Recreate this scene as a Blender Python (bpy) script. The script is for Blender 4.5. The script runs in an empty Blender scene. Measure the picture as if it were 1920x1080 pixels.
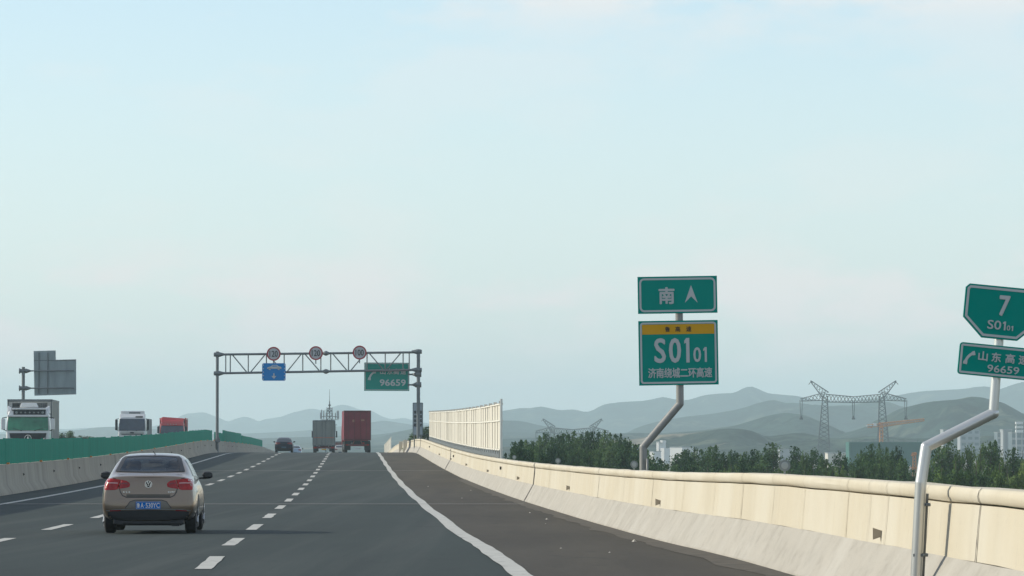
import bpy, bmesh, math, random
from mathutils import Vector, Matrix, noise
from mathutils.bvhtree import BVHTree
R = math.radians
random.seed(7)
scene = bpy.context.scene
COL = scene.collection
F = 8300.0            # focal length in photo pixels
EYE = 10.0            # eye height above the plain

# ------------------------------------------------------------------ camera
cam_d = bpy.data.cameras.new("Camera")
cam = bpy.data.objects.new("Camera", cam_d); COL.objects.link(cam)
cam_d.sensor_width = 36.0
cam_d.lens = F / 1920 * 36
cam_d.clip_start = 0.5; cam_d.clip_end = 40000
cam.location = (0, 0, EYE)
cam.rotation_euler = (R(90) + math.atan(280 / F), 0, 0)
scene.camera = cam

# ------------------------------------------------------------------ sky, sun, exposure
SUN_DIR = Vector((-1.0, 0.16, 0.50)).normalized()
elev = math.asin(SUN_DIR.z)
azim = math.atan2(SUN_DIR.x, SUN_DIR.y)        # clockwise from +Y
world = bpy.data.worlds.new("World"); scene.world = world
world.use_nodes = True
nt = world.node_tree; nt.nodes.clear()
def wn(t, **k):
    n = nt.nodes.new(t)
    for a, b in k.items(): setattr(n, a, b)
    return n
wo = wn('ShaderNodeOutputWorld'); bg = wn('ShaderNodeBackground')
sky = wn('ShaderNodeTexSky', sky_type='NISHITA', sun_disc=False)
sky.sun_elevation = elev; sky.sun_rotation = azim
sky.altitude = 50; sky.air_density = 1.0; sky.dust_density = 0.35; sky.ozone_density = 2.0
tc = wn('ShaderNodeTexCoord'); mp = wn('ShaderNodeMapping'); mp.inputs['Scale'].default_value = (9, 9, 26); mp.inputs['Location'].default_value = (0.9, 0.3, 0.2)
nz = wn('ShaderNodeTexNoise'); nz.inputs['Scale'].default_value = 2.2; nz.inputs['Detail'].default_value = 7; nz.inputs['Roughness'].default_value = 0.55
cr = wn('ShaderNodeValToRGB'); cr.color_ramp.elements[0].position = 0.47; cr.color_ramp.elements[1].position = 0.60
sx = wn('ShaderNodeSeparateXYZ')
mr = wn('ShaderNodeValToRGB')     # cloud amount against elevation
e = mr.color_ramp.elements
e[0].position = 0.0; e[0].color = (0.25,)*3 + (1,)
e[1].position = 1.0; e[1].color = (0.5,)*3 + (1,)
for p, v in ((0.012, .5), (0.020, 1.0), (0.034, 1.0), (0.044, .25), (0.07, .12), (0.092, .3), (0.10, .8)):
    q = e.new(p); q.color = (v, v, v, 1)
mul = wn('ShaderNodeMath', operation='MULTIPLY')
mx = wn('ShaderNodeMix', data_type='RGBA')
mx.inputs[7].default_value = (5.25, 5.0, 4.85, 1)
tint = wn('ShaderNodeMix', data_type='RGBA', blend_type='MULTIPLY'); tint.inputs[0].default_value = 1
tint.inputs[7].default_value = (0.97, 0.985, 1.0, 1)
L = nt.links.new
L(tc.outputs['Generated'], mp.inputs['Vector']); L(mp.outputs[0], nz.inputs['Vector']); L(nz.outputs[0], cr.inputs[0])
L(tc.outputs['Generated'], sx.inputs[0]); L(sx.outputs['Z'], mr.inputs[0])
L(cr.outputs[0], mul.inputs[0]); L(mr.outputs[0], mul.inputs[1])
L(mul.outputs[0], mx.inputs[0]); L(sky.outputs[0], tint.inputs[6]); L(tint.outputs[2], mx.inputs[6])
L(mx.outputs[2], bg.inputs['Color'])
nt.links.remove(mx.inputs[6].links[0])
vl = wn('ShaderNodeMix', data_type='RGBA'); vr = wn('ShaderNodeMapRange'); vr.inputs[1].default_value = 0.0; vr.inputs[2].default_value = 0.11; vr.inputs[3].default_value = 0.62; vr.inputs[4].default_value = 0.22
vl.inputs[7].default_value = (3.90, 4.52, 5.15, 1)      # thin high veil, thicker towards the horizon
L(sx.outputs['Z'], vr.inputs[0]); L(vr.outputs[0], vl.inputs[0]); L(tint.outputs[2], vl.inputs[6]); L(vl.outputs[2], mx.inputs[6]); L(bg.outputs[0], wo.inputs['Surface'])
bg.inputs['Strength'].default_value = 0.119

sun_d = bpy.data.lights.new("Sun", 'SUN'); sun = bpy.data.objects.new("Sun", sun_d); COL.objects.link(sun)
sun_d.energy = 2.6; sun_d.angle = R(0.8); sun_d.color = (1.0, 0.92, 0.76)
sun.rotation_euler = SUN_DIR.to_track_quat('Z', 'Y').to_euler()
sun.location = (-60, 30, 80)
scene.view_settings.view_transform = 'Standard'
scene.view_settings.look = 'None'
scene.view_settings.exposure = 0.62
scene.cycles.volume_bounces = 4
scene.view_settings.gamma = 1

# ------------------------------------------------------------------ helpers
def u_at(D): return F / D
def at(px, py, D):
    return Vector(((px - 960) * D / F, D, EYE - (py - 820) * D / F))

MATS = {}
def mat(name, col, rough=0.7, metal=0.0, var=0.12, scale=1.5, bump=0.0, stretch=(1, 1, 1), col2=None, spec=0.5, coat=0.0, detail=6, rnd=0.0, layers=()):
    m = bpy.data.materials.new(name); m.use_nodes = True
    n = m.node_tree.nodes; l = m.node_tree.links
    b = n['Principled BSDF']
    b.inputs['Roughness'].default_value = rough; b.inputs['Metallic'].default_value = metal
    b.inputs['Specular IOR Level'].default_value = spec
    if coat: b.inputs['Coat Weight'].default_value = coat; b.inputs['Coat Roughness'].default_value = 0.08
    t = n.new('ShaderNodeTexCoord'); mpp = n.new('ShaderNodeMapping'); mpp.inputs['Scale'].default_value = stretch
    z = n.new('ShaderNodeTexNoise'); z.inputs['Scale'].default_value = scale; z.inputs['Detail'].default_value = detail
    z.inputs['Roughness'].default_value = 0.6
    l.new(t.outputs['Object'], mpp.inputs[0]); l.new(mpp.outputs[0], z.inputs['Vector'])
    r = n.new('ShaderNodeValToRGB')
    r.color_ramp.elements[0].position = 0.3; r.color_ramp.elements[1].position = 0.7
    a = [max(0, c * (1 - var)) for c in col]; c2 = [min(1, c * (1 + var)) for c in (col2 or col)]
    r.color_ramp.elements[0].color = (*a, 1); r.color_ramp.elements[1].color = (*c2, 1)
    l.new(z.outputs[0], r.inputs[0])
    out = r.outputs[0]
    for (lsc, lst, lcol, p0, p1, amt, seed) in layers:      # weathering: (scale, stretch, colour, ramp start, ramp end, amount, seed)
        m2 = n.new('ShaderNodeMapping'); m2.inputs['Scale'].default_value = lst; m2.inputs['Location'].default_value = (seed, seed, seed); m2.inputs['Rotation'].default_value = (0, 0, -0.0357)
        z3 = n.new('ShaderNodeTexNoise'); z3.inputs['Scale'].default_value = lsc; z3.inputs['Detail'].default_value = 5; z3.inputs['Roughness'].default_value = .62
        r3 = n.new('ShaderNodeMapRange'); r3.inputs[1].default_value = p0; r3.inputs[2].default_value = p1; r3.inputs[4].default_value = amt
        x3 = n.new('ShaderNodeMix'); x3.data_type = 'RGBA'; x3.inputs[7].default_value = (*lcol, 1)
        l.new(t.outputs['Object'], m2.inputs[0]); l.new(m2.outputs[0], z3.inputs['Vector']); l.new(z3.outputs[0], r3.inputs[0])
        l.new(r3.outputs[0], x3.inputs[0]); l.new(out, x3.inputs[6]); out = x3.outputs[2]
    if rnd:
        oi = n.new('ShaderNodeObjectInfo'); hs = n.new('ShaderNodeHueSaturation')
        ma = n.new('ShaderNodeMapRange'); ma.inputs[3].default_value = 1 - rnd; ma.inputs[4].default_value = 1 + rnd
        l.new(oi.outputs['Random'], ma.inputs[0]); l.new(ma.outputs[0], hs.inputs['Value']); l.new(out, hs.inputs['Color'])
        mh = n.new('ShaderNodeMapRange'); mh.inputs[3].default_value = 0.53; mh.inputs[4].default_value = 0.475
        l.new(oi.outputs['Random'], mh.inputs[0]); l.new(mh.outputs[0], hs.inputs['Hue']); out = hs.outputs[0]
    l.new(out, b.inputs['Base Color'])
    if bump:
        bp = n.new('ShaderNodeBump'); bp.inputs['Strength'].default_value = bump; bp.inputs['Distance'].default_value = 0.02
        z2 = n.new('ShaderNodeTexNoise'); z2.inputs['Scale'].default_value = scale * 8; z2.inputs['Detail'].default_value = 4
        l.new(mpp.outputs[0], z2.inputs['Vector']); l.new(z2.outputs[0], bp.inputs['Height']); l.new(bp.outputs[0], b.inputs['Normal'])
    MATS[name] = m
    return m

def org(o):
    v = Vector((0, 0, 0))
    while o: v += o.location; o = o.parent
    return v

def tag(o, label=None, cat=None, group=None, kind=None):
    if label: o['label'] = label
    if cat: o['category'] = cat
    if group: o['group'] = group
    if kind: o['kind'] = kind
    return o

def thing(name, loc, label, cat, group=None):
    o = bpy.data.objects.new(name, None); COL.objects.link(o); o.location = loc
    o.empty_display_size = 0.3
    return tag(o, label, cat, group)

class MB:
    def __init__(s): s.v = []; s.f = []
    def add(s, vs, fs):
        k = len(s.v); s.v += [Vector(v) for v in vs]; s.f += [tuple(i + k for i in f) for f in fs]; return s
    def box(s, lo, hi):
        x0, y0, z0 = lo; x1, y1, z1 = hi
        return s.add([(x0,y0,z0),(x1,y0,z0),(x1,y1,z0),(x0,y1,z0),(x0,y0,z1),(x1,y0,z1),(x1,y1,z1),(x0,y1,z1)],
                     [(0,3,2,1),(4,5,6,7),(0,1,5,4),(1,2,6,5),(2,3,7,6),(3,0,4,7)])
    def tube(s, a, b, r, r2=None, n=10, cap=True):
        a = Vector(a); b = Vector(b); r2 = r if r2 is None else r2
        d = (b - a).normalized(); q = d.to_track_quat('Z', 'Y')
        vs = []
        for P, rr in ((a, r), (b, r2)):
            for i in range(n):
                t = 2 * math.pi * i / n
                vs.append(P + q @ Vector((math.cos(t) * rr, math.sin(t) * rr, 0)))
        fs = [(i, (i+1) % n, n + (i+1) % n, n + i) for i in range(n)]
        if cap: fs += [tuple(range(n-1, -1, -1)), tuple(range(n, 2*n))]
        return s.add(vs, fs)
    def lathe(s, a, axis, prof, n=16):
        a = Vector(a); q = Vector(axis).normalized().to_track_quat('Z', 'Y'); vs = []
        for (h, r) in prof:
            for i in range(n):
                t = 2 * math.pi * i / n
                vs.append(a + q @ Vector((math.cos(t) * r, math.sin(t) * r, h)))
        fs = []
        for j in range(len(prof) - 1):
            for i in range(n):
                fs.append((j*n+i, j*n+(i+1) % n, (j+1)*n+(i+1) % n, (j+1)*n+i))
        fs += [tuple(range(n-1, -1, -1)), tuple(range((len(prof)-1)*n, len(prof)*n))]
        return s.add(vs, fs)
    def prism(s, pts, d):
        """pts: planar world points; d: extrude vector (front to back)"""
        d = Vector(d); n = len(pts); pts = [Vector(p) for p in pts]
        vs = pts + [p + d for p in pts]
        fs = [tuple(range(n)), tuple(range(2*n-1, n-1, -1))] + [(i, n+i, n+(i+1) % n, (i+1) % n) for i in range(n)]
        return s.add(vs, fs)
    def ring(s, out, inn, d):
        d = Vector(d); n = len(out)
        vs = [Vector(p) for p in out] + [Vector(p) for p in inn]
        vs += [v + d for v in vs]; fs = []
        for i in range(n):
            j = (i+1) % n
            fs += [(i, j, n+j, n+i), (2*n+i, 3*n+i, 3*n+j, 2*n+j), (i, 2*n+i, 2*n+j, j), (n+i, n+j, 3*n+j, 3*n+i)]
        return s.add(vs, fs)
    def build(s, name, m, parent=None, smooth=False, label=None, bevel=0):
        o0 = org(parent) if parent else (Vector((0,0,0)))
        me = bpy.data.meshes.new(name)
        me.from_pydata([tuple(v - o0) for v in s.v], [], s.f); me.update()
        bm = bmesh.new(); bm.from_mesh(me)
        bmesh.ops.recalc_face_normals(bm, faces=bm.faces)
        if bevel:
            es = [e_ for e_ in bm.edges if len(e_.link_faces) == 2 and e_.calc_face_angle(0) > 0.6]
            bmesh.ops.bevel(bm, geom=es, offset=bevel, segments=2, affect='EDGES', profile=0.6, clamp_overlap=True)
        bm.to_mesh(me); bm.free()
        if smooth:
            for p in me.polygons: p.use_smooth = True
        me.materials.append(m)
        o = bpy.data.objects.new(name, me); COL.objects.link(o)
        if parent: o.parent = parent
        if smooth == 'auto':
            for e_ in me.edges: pass
            me.set_sharp_from_angle(angle=R(35))
        if label: o['label'] = label
        return o

def copy_tree(o, parent=None):
    c = o.copy(); COL.objects.link(c)
    if parent: c.parent = parent
    for ch in list(o.children): copy_tree(ch, c)
    return c

def lerp_table(tab, x):
    if x <= tab[0][0]: return tab[0][1]
    if x >= tab[-1][0]: return tab[-1][1]
    for i in range(len(tab) - 1):
        x0, y0 = tab[i]; x1, y1 = tab[i+1]
        if x0 <= x <= x1:
            t = (x - x0) / (x1 - x0)
            m0 = (y1 - tab[i-1][1]) / (x1 - tab[i-1][0]) if i > 0 else (y1-y0)/(x1-x0)
            m1 = (tab[i+2][1] - y0) / (tab[i+2][0] - x0) if i+2 < len(tab) else (y1-y0)/(x1-x0)
            h = x1 - x0; t2 = t*t; t3 = t2*t
            return (2*t3-3*t2+1)*y0 + (t3-2*t2+t)*h*m0 + (-2*t3+3*t2)*y1 + (t3-t2)*h*m1

# ------------------------------------------------------------------ road geometry (metres below eye against distance)
ZT = [(-80,1.45),(0,1.5),(30,1.52),(55,1.562),(70,1.66),(85,1.73),(100,1.78),(130,1.85),(160,1.87),(190,1.85),(220,1.77),
      (250,1.66),(280,1.52),(310,1.37),(340,1.24),(370,1.265),(400,1.38),(430,1.50),(460,1.62),(490,1.76),(520,1.92),(560,2.2),(600,2.6),
      (700,3.6),(900,5.4),(1300,8.0),(2000,9.3)]
def rz(D): return EYE - lerp_table(ZT, D)
def rx(D, off): return -1.908 - 0.0357 * D + off      # off: metres right of the second lane line
HEAD = 0.0357
def rp(D, off, h=0.0): return Vector((rx(D, off), D, rz(D) + h))
def drange(a, b, step):
    out = []; d = a
    while d < b - 1e-6:
        out.append(d); d += step
    return out + [b]
DS = drange(-80, 560, 5) + [580, 600, 650, 700, 800, 900, 1100, 1300, 1600, 2000]

def sweep(prof, ds, wob=None, closed=False):
    """prof: [(off, h)]; builds a strip along the road"""
    m = MB(); n = len(prof); vs = []
    for d in ds:
        for k, (o, h) in enumerate(prof):
            w = wob(d, k) if wob else (0, 0)
            vs.append(rp(d, o + w[0], h + w[1]))
    fs = []
    for i in range(len(ds) - 1):
        for k in range(n if closed else n - 1):
            k2 = (k + 1) % n
            fs.append((i*n+k, i*n+k2, (i+1)*n+k2, (i+1)*n+k))
    if closed: fs += [tuple(range(n)), tuple(range(len(ds)*n - 1, (len(ds)-1)*n - 1, -1))]
    return m.add(vs, fs)

# ------------------------------------------------------------------ materials
M_asph = mat('asphalt', (0.029, 0.040, 0.037), 0.88, var=0.16, scale=0.35, bump=0.35, stretch=(1, 0.12, 1), spec=0.22,
    layers=((0.9, (1, 0.012, 1), (0.048, 0.058, 0.053), .48, .62, .85, 3), (0.7, (1, 0.02, 1), (0.026, 0.030, 0.030), .52, .72, .7, 8), (26, (1, 1, 1), (0.10, 0.105, 0.095), .55, .8, .55, 1), (1.2, (1, .35, 1), (0.024, 0.028, 0.028), .62, .70, .5, 21)))
M_shoul = mat('dusty_asphalt', (0.060, 0.053, 0.042), 0.92, var=0.2, scale=0.5, bump=0.35, stretch=(1, 0.15, 1), spec=0.2,
    layers=((1.0, (1, 0.03, 1), (0.085, 0.074, 0.055), .50, .72, .6, 3), (22, (1, 1, 1), (0.13, 0.12, 0.10), .56, .8, .6, 1), (1.5, (1, .3, 1), (0.030, 0.030, 0.028), .60, .70, .5, 13)))
M_line = mat('road_paint', (0.46, 0.45, 0.40), 0.7, var=0.12, scale=2.0, layers=((5, (1, .25, 1), (0.16, 0.16, 0.15), .56, .74, .75, 5), (30, (1, 1, 1), (0.18, .18, .17), .6, .75, .5, 2)))
M_joint = mat('joint_filler', (0.26, 0.25, 0.22), 0.8)
M_dark = mat('dark_gap', (0.05, 0.045, 0.04), 0.9)
M_dirt = mat('roadside_grit', (0.070, 0.060, 0.045), 1.0, var=0.35, scale=3.0)
M_yel = mat('cream_paint', (0.545, 0.49, 0.375), 0.85, var=0.05, scale=0.6, bump=0.12, stretch=(0, 1.2, 0.25), spec=.2, layers=((1.6, (0, 1.6, .07), (0.40, 0.34, 0.25), .54, .78, .35, 4), (6, (0, 1.0, .12), (0.33, 0.30, 0.24), .64, .74, .40, 9), (14, (1, 1, 1), (0.36, .32, .25), .60, .78, .45, 2), (0.25, (1, 1, 1), (0.60, .56, .46), .45, .6, .6, 31)))
M_grey = mat('bare_concrete', (0.40, 0.375, 0.325), 0.92, var=0.07, scale=0.9, bump=0.2, stretch=(0, .7, 1.4), spec=.2, layers=((3, (0, .6, 1.6), (0.29, 0.27, 0.23), .50, .72, .6, 4), (20, (1, 1, 1), (0.25, 0.235, 0.20), .58, .75, .5, 9), (0.6, (1, 1, .6), (0.47, .45, .40), .5, .65, .5, 33)))
M_conc = mat('weathered_concrete', (0.35, 0.325, 0.265), 0.92, var=0.15, scale=0.45, bump=0.25, stretch=(0.1, 1, 0.4), spec=.2, layers=((1.2, (0, 1, .10), (0.19, 0.18, 0.155), .52, .74, .6, 4), (8, (1, 1, .4), (0.30, 0.285, 0.25), .60, .75, .5, 9)))
M_green = mat('green_screen', (0.002, 0.25, 0.165), 0.7, spec=.12, layers=((1.5, (1, 1, .08), (0.02, 0.15, .11), .5, .72, .5, 4),), var=0.12, scale=1.0, stretch=(1, 1, 0.05))
M_white = mat('off_white_sheet', (0.66, 0.62, 0.52), 0.6, var=0.07, scale=0.8, stretch=(1, 1, 0.1))
M_steel = mat('galvanised_steel', (0.135, 0.15, 0.155), 0.5, 0.2, var=0.1)
M_post = mat('pale_painted_steel', (0.58, 0.58, 0.55), 0.33, 0.65, var=0.06)
M_postg = mat('grey_painted_steel', (0.25, 0.25, 0.235), 0.5, 0.2, var=0.12, layers=((9, (1, 1, .3), (0.15, .145, .13), .52, .7, .6, 4),))
M_sgreen = mat('sign_green', (0.0, 0.25, 0.195), 0.6, spec=.06, var=0.04)
M_sblue = mat('sign_blue', (0.0, 0.19, 0.50), 0.6, spec=.06, var=0.04)
M_sred = mat('sign_red', (0.36, 0.05, 0.06), 0.6, spec=.06, var=0.04)
M_swhite = mat('sign_white', (0.46, 0.48, 0.47), 0.5, var=0.03)
M_sface = mat('sign_face_pale', (0.45, 0.45, 0.46), 0.5, var=0.03)
M_sblack = mat('sign_black', (0.02, 0.02, 0.022), 0.5)
M_syel = mat('sign_yellow', (0.62, 0.33, 0.02), 0.6, spec=.06, var=0.04)
M_sback = mat('sign_back', (0.27, 0.32, 0.33), 0.6, 0.3, var=0.15, scale=2, stretch=(1, 1, 0.2))
M_orange = mat('orange_plastic', (0.65, 0.22, 0.03), 0.5)
M_lens = mat('frosted_plastic', (0.20, 0.225, 0.215), 0.35, var=0.05)
M_tyre = mat('tyre_rubber', (0.018, 0.019, 0.02), 0.85)
M_blk = mat('black_plastic', (0.022, 0.024, 0.027), 0.55)
M_glass = mat('dark_glass', (0.020, 0.025, 0.032), 0.16, var=0.5, scale=2.2, spec=0.35)
M_wglass = mat('green_reflection_screen', (0.03, 0.19, 0.10), 0.15, var=0.55, scale=1.1, spec=0.6)  # green reflection painted into the glass colour
M_wdark = mat('blue_black_windscreen', (0.02, 0.032, 0.055), 0.12, var=0.4, spec=0.7)
M_chrome = mat('chrome', (0.75, 0.76, 0.78), 0.15, 1.0, var=0.03)
M_rim = mat('wheel_alloy', (0.35, 0.36, 0.37), 0.35, 0.8)
M_gold = mat('bronze_metallic_paint', (0.225, 0.168, 0.120), 0.30, 0.62, var=0.03, coat=0.7)
M_tail = mat('tail_lamp_red', (0.34, 0.008, 0.008), 0.22, var=0.25, scale=9, spec=0.35, coat=0.15)
M_taild = mat('tail_lamp_dark_red', (0.20, 0.010, 0.012), 0.15, var=0.2, scale=9, spec=0.8)
M_tailw = mat('tail_lamp_clear', (0.55, 0.26, 0.24), 0.15, var=0.1, spec=0.9)
M_plate = mat('blue_plate', (0.0, 0.15, 0.52), 0.5, spec=.1, var=0.03)
M_cwhite = mat('white_truck_paint', (0.62, 0.63, 0.62), 0.35, var=0.05, coat=0.4)
M_cred = mat('red_truck_paint', (0.42, 0.028, 0.032), 0.35, var=0.1, coat=0.4)
M_tarp = mat('grey_box_side', (0.42, 0.42, 0.39), 0.7, var=0.1, stretch=(1, 1, 0.1))
M_boxd = mat('dark_grey_box', (0.16, 0.17, 0.17), 0.7, var=0.1)
M_rcont = mat('red_container_paint', (0.170, 0.010, 0.024), 0.5, var=0.16, scale=1.2)
M_gdoor = mat('grey_box_door', (0.19, 0.205, 0.185), 0.6, var=0.14, scale=1.5, stretch=(1, 1, 0.3))
M_dred = mat('dark_red_panel', (0.13, 0.035, 0.035), 0.6)
M_ground = mat('plain_ground', (0.07, 0.095, 0.045), 1.0, var=0.4, scale=0.02, col2=(0.16, 0.14, 0.09))
M_trunk = mat('bark', (0.10, 0.085, 0.065), 0.95, var=0.3)
M_netg = mat('construction_netting', (0.02, 0.115, 0.095), 0.8, var=0.15, scale=0.2)
M_bwhite = mat('white_building', (0.66, 0.66, 0.64), 0.7, var=0.05)
M_bgrey = mat('pale_grey_building', (0.30, 0.32, 0.33), 0.75, var=0.08, scale=0.1)
M_bwin = mat('building_glass', (0.10, 0.13, 0.15), 0.3)
M_crane = mat('crane_orange', (0.50, 0.20, 0.06), 0.6)
M_lat = mat('lattice_steel', (0.055, 0.065, 0.07), 0.6, 0.2)

def leafmat(name, a, b, rnd=0.48):
    m = mat(name, a, 0.75, var=0.3, scale=0.9, col2=b, spec=0.05, rnd=rnd)
    n = m.node_tree.nodes; l = m.node_tree.links
    tr = n.new('ShaderNodeBsdfTranslucent'); ms = n.new('ShaderNodeMixShader'); ms.inputs[0].default_value = 0.22
    bsdf = n['Principled BSDF']
    src = bsdf.inputs['Base Color'].links[0].from_socket
    l.new(src, tr.inputs['Color'])
    l.new(bsdf.outputs[0], ms.inputs[1]); l.new(tr.outputs[0], ms.inputs[2]); l.new(ms.outputs[0], n['Material Output'].inputs['Surface'])
    return m
M_leafd = leafmat('poplar_leaves', (0.030, 0.072, 0.032), (0.070, 0.125, 0.045))
M_leafl = leafmat('broad_leaves', (0.048, 0.105, 0.034), (0.125, 0.185, 0.055))

# ------------------------------------------------------------------ ground, road
g = MB(); n = 60; GX = 8400; y0, y1 = -190, 12400; vs = []
for j in range(n+1):
    for i in range(n+1):
        X = -GX + 2*GX*i/n; Y = y0 + (y1-y0)*(j/n)**1.6
        vs.append((X, Y, -0.5 + 0.4*noise.noise(Vector((X*0.002, Y*0.002, 0)))))
g.add(vs, [(j*(n+1)+i, j*(n+1)+i+1, (j+1)*(n+1)+i+1, (j+1)*(n+1)+i) for j in range(n) for i in range(n)])
tag(g.build('ground', M_ground, smooth=True), kind='structure')

# embankment carrying both carriageways
em = sweep([(-46, -12), (-31.5, -0.3), (-30, -0.25), (-9.9, -0.25), (7.1, -0.25), (8.6, -0.35), (24, -12)], DS)
for v in em.v: v.z = max(v.z, -1.2)
tag(em.build('embankment', mat('embankment_grass', (0.06, 0.08, 0.035), 1.0, var=0.4, scale=0.3, col2=(0.12, 0.11, 0.07)), smooth=True), kind='structure')

road = sweep([(-9.95, 0), (-7.7, 0), (0, 0), (3.9, 0)], DS).build('road', M_asph, smooth=True); tag(road, kind='structure')
sh = sweep([(3.88, 0.004), (6.9, 0.004)], DS).build('road_shoulder', M_shoul, parent=road, smooth=True)
def wavy(d, k):
    a = 0.02 * math.sin(d * 0.21) + 0.016 * noise.noise(Vector((d * 0.16, k * 3.0, 1)))
    if d < 75: a += 0.035 * noise.noise(Vector((d * 0.27, k * 7.0, 4)))
    return (a, 0)
fine = drange(-80, 150, 0.8) + drange(152, 560, 4) + [600, 700, 900, 1300, 2000]
sweep([(3.69, 0.010), (3.93, 0.010)], fine, wavy).build('edge_line', M_line, road, smooth=True)
sweep([(-7.86, 0.006), (-7.66, 0.006)], fine, lambda d, k: (0.02*noise.noise(Vector((d*.2, 9, 0))), 0)).build('edge_line', M_line, road, smooth=True)
for off in (-3.80, 0.0):
    m = MB(); D0 = 55.5 - 3.3 - 15 * 8
    while D0 < 1900:
        ds = [D0 + k * 0.82 for k in range(9)]
        w = 0.10; vs = []
        for d in ds:
            j = 0.018 * noise.noise(Vector((d * 0.5, off, 3))) + (.13 * max(0, min(1, (66 - d) / 10)) if off == 0 else 0)
            vs += [rp(d, off - w + j, 0.006), rp(d, off + w + j, 0.006)]
        m.add(vs, [(2*i, 2*i+1, 2*i+3, 2*i+2) for i in range(8)])
        D0 += 15
    m.build('lane_line', M_line, road, smooth=True)
for D in (121, 229, 335):
    m = MB()
    for k in range(30):
        o0 = -9.8 + 16.6 * k / 30; o1 = -9.8 + 16.6 * (k + 1) / 30
        y_ = 0.35 * 0
        m.add([rp(D + y_, o0, 0.014), rp(D + y_, o1, 0.014), rp(D + 0.55, o1, 0.014), rp(D + 0.55, o0, 0.014)], [(0,1,2,3)])
    m.build('expansion_joint', M_joint, road)
# grit gathered along the foot of the right barrier
m = sweep([(6.15, 0.008), (6.80, 0.03)], fine[:300], lambda d, k: ((0.25 + 0.20 * noise.noise(Vector((d * 0.25, 2, 0))) + 0.05 * noise.noise(Vector((d * 1.7, 5, 0)))) if k == 0 else 0, 0))
m.build('road_grit', M_dirt, road, smooth=True)
# small stones and scraps on the shoulder
m = MB()
for i in range(9):
    D = random.uniform(50, 170); off = 6.6 - abs(random.gauss(0, 1.0)); 
    if off < 4.1: continue
    c = rp(D, off, 0.012); s = random.uniform(0.010, 0.028) * (1.6 if random.random() < 0.15 else 1)
    q = [c + Vector((random.uniform(-s, s), random.uniform(-s, s), 0)) for _ in range(3)]
    m.add([c + Vector((-s, 0, 0)), c + Vector((0, -s*1.4, 0)), c + Vector((s*1.2, 0, 0)), c + Vector((0, s, 0)), c + Vector((s*.2, 0, s))],
          [(0,1,4), (1,2,4), (2,3,4), (3,0,4), (0,3,2,1)])
o = m.build('roadside_stones', mat('pale_stone', (0.42, 0.40, 0.35), 0.9, var=0.4, scale=5)); tag(o, 'scattered pale stones and scraps on the dusty shoulder', 'stones', kind='stuff')
# opposite carriageway
opp = sweep([(-30, 0), (-10.25, 0)], DS).build('opposite_road', M_asph, smooth=True); tag(opp, kind='structure')
m = MB()
for off in (-10.9, -26.6):
    mm = sweep([(off - .09, .006), (off + .09, .006)], fine); m.add(mm.v, mm.f)
m.build('edge_line', M_line, opp)

# ------------------------------------------------------------------ right concrete barrier
rb = thing('concrete_barrier', rp(126, 6.9), 'cream painted concrete crash barrier with bare grey foot curving along the right shoulder', 'barrier')
def wb(d, k): return (0.012 * noise.noise(Vector((d * 0.2, k, 0))), 0.012 * noise.noise(Vector((d * 0.35, k * 2.0, 8))))
prof_low = [(6.75, -0.05), (6.755, 0.05), (6.78, 0.08), (7.016, 0.50), (7.22, 0.50), (7.22, -0.05)]
prof_up = [(7.02, 0.5), (7.062, 0.965), (7.22, 0.965), (7.22, 0.5)]
cap = []
for k in range(9):
    a = -math.pi/2 + math.pi * k / 8
    cap.append((7.080 - 0.042 * math.cos(a), 1.042 + 0.066 * math.sin(a)))
cap = cap + [(7.26, 1.108), (7.26, 0.965)]
BD = drange(-80, 300, 1.6) + drange(304, 560, 4) + [600, 650, 700, 800, 900, 1200]
sweep(prof_low, BD, wb, True).build('barrier_foot', M_grey, rb, smooth='auto')
sweep(prof_up, BD, wb, True).build('barrier_face', M_yel, rb, smooth='auto')
sweep(cap, BD, wb, True).build('barrier_cap', M_yel, rb, smooth='auto')
face_line = [(6.745, 0.02), (6.775, 0.085), (7.010, 0.50), (7.056, 0.962)]
def crack(D, w, full, mt, name='barrier_joint', seed=0):
    m = MB(); pr = list(face_line) if full else [(7.014, 0.505), (7.056, 0.962)]
    pr += [(7.080 - 0.047 * math.cos(a), 1.042 + 0.071 * math.sin(a)) for a in (-1.3, -0.6, 0, .7, 1.4)]
    vs = []
    n_ = 6 if not full else 3
    pts = []
    for i in range(len(pr) - 1):
        for t in range(n_):
            s = t / n_; pts.append((pr[i][0] * (1-s) + pr[i+1][0] * s, pr[i][1] * (1-s) + pr[i+1][1] * s))
    pts.append(pr[-1])
    for (o_, h) in pts:
        j = 0.05 * noise.noise(Vector((D, h * 3.0, seed))); ww = w * (0.6 + 0.8 * abs(noise.noise(Vector((D, h * 6, 5)))))
        vs += [rp(D + j * 1.2 - ww, o_ - .004, h), rp(D + j * 1.2 + ww, o_ - .004, h)]
    m.add(vs, [(2*i, 2*i+1, 2*i+3, 2*i+2) for i in range(len(pts) - 1)])
    m.build(name, mt, rb)
for D in (36.4, 126, 235, 341): crack(D, {36.4: .022, 126: .33, 235: .8, 341: 1.3}[D], True if D > 100 else False, M_dark)
M_hair = mat('hairline_crack', (0.36, 0.31, 0.22), 0.9)
random.seed(3)
for D in (38.4, 39.7, 42.6, 44.4, 46.2, 50.2, 54, 58.5, 63, 69, 76, 84, 93, 105, 116, 140, 153):
    crack(D + random.uniform(-.3, .3), (0.013 if random.random() < .4 else 0.007) * (D / 40) ** 1.6, False, M_hair, 'barrier_crack', D)
def on_face(D, h): return 7.02 + (h - 0.5) * 0.09
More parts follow.
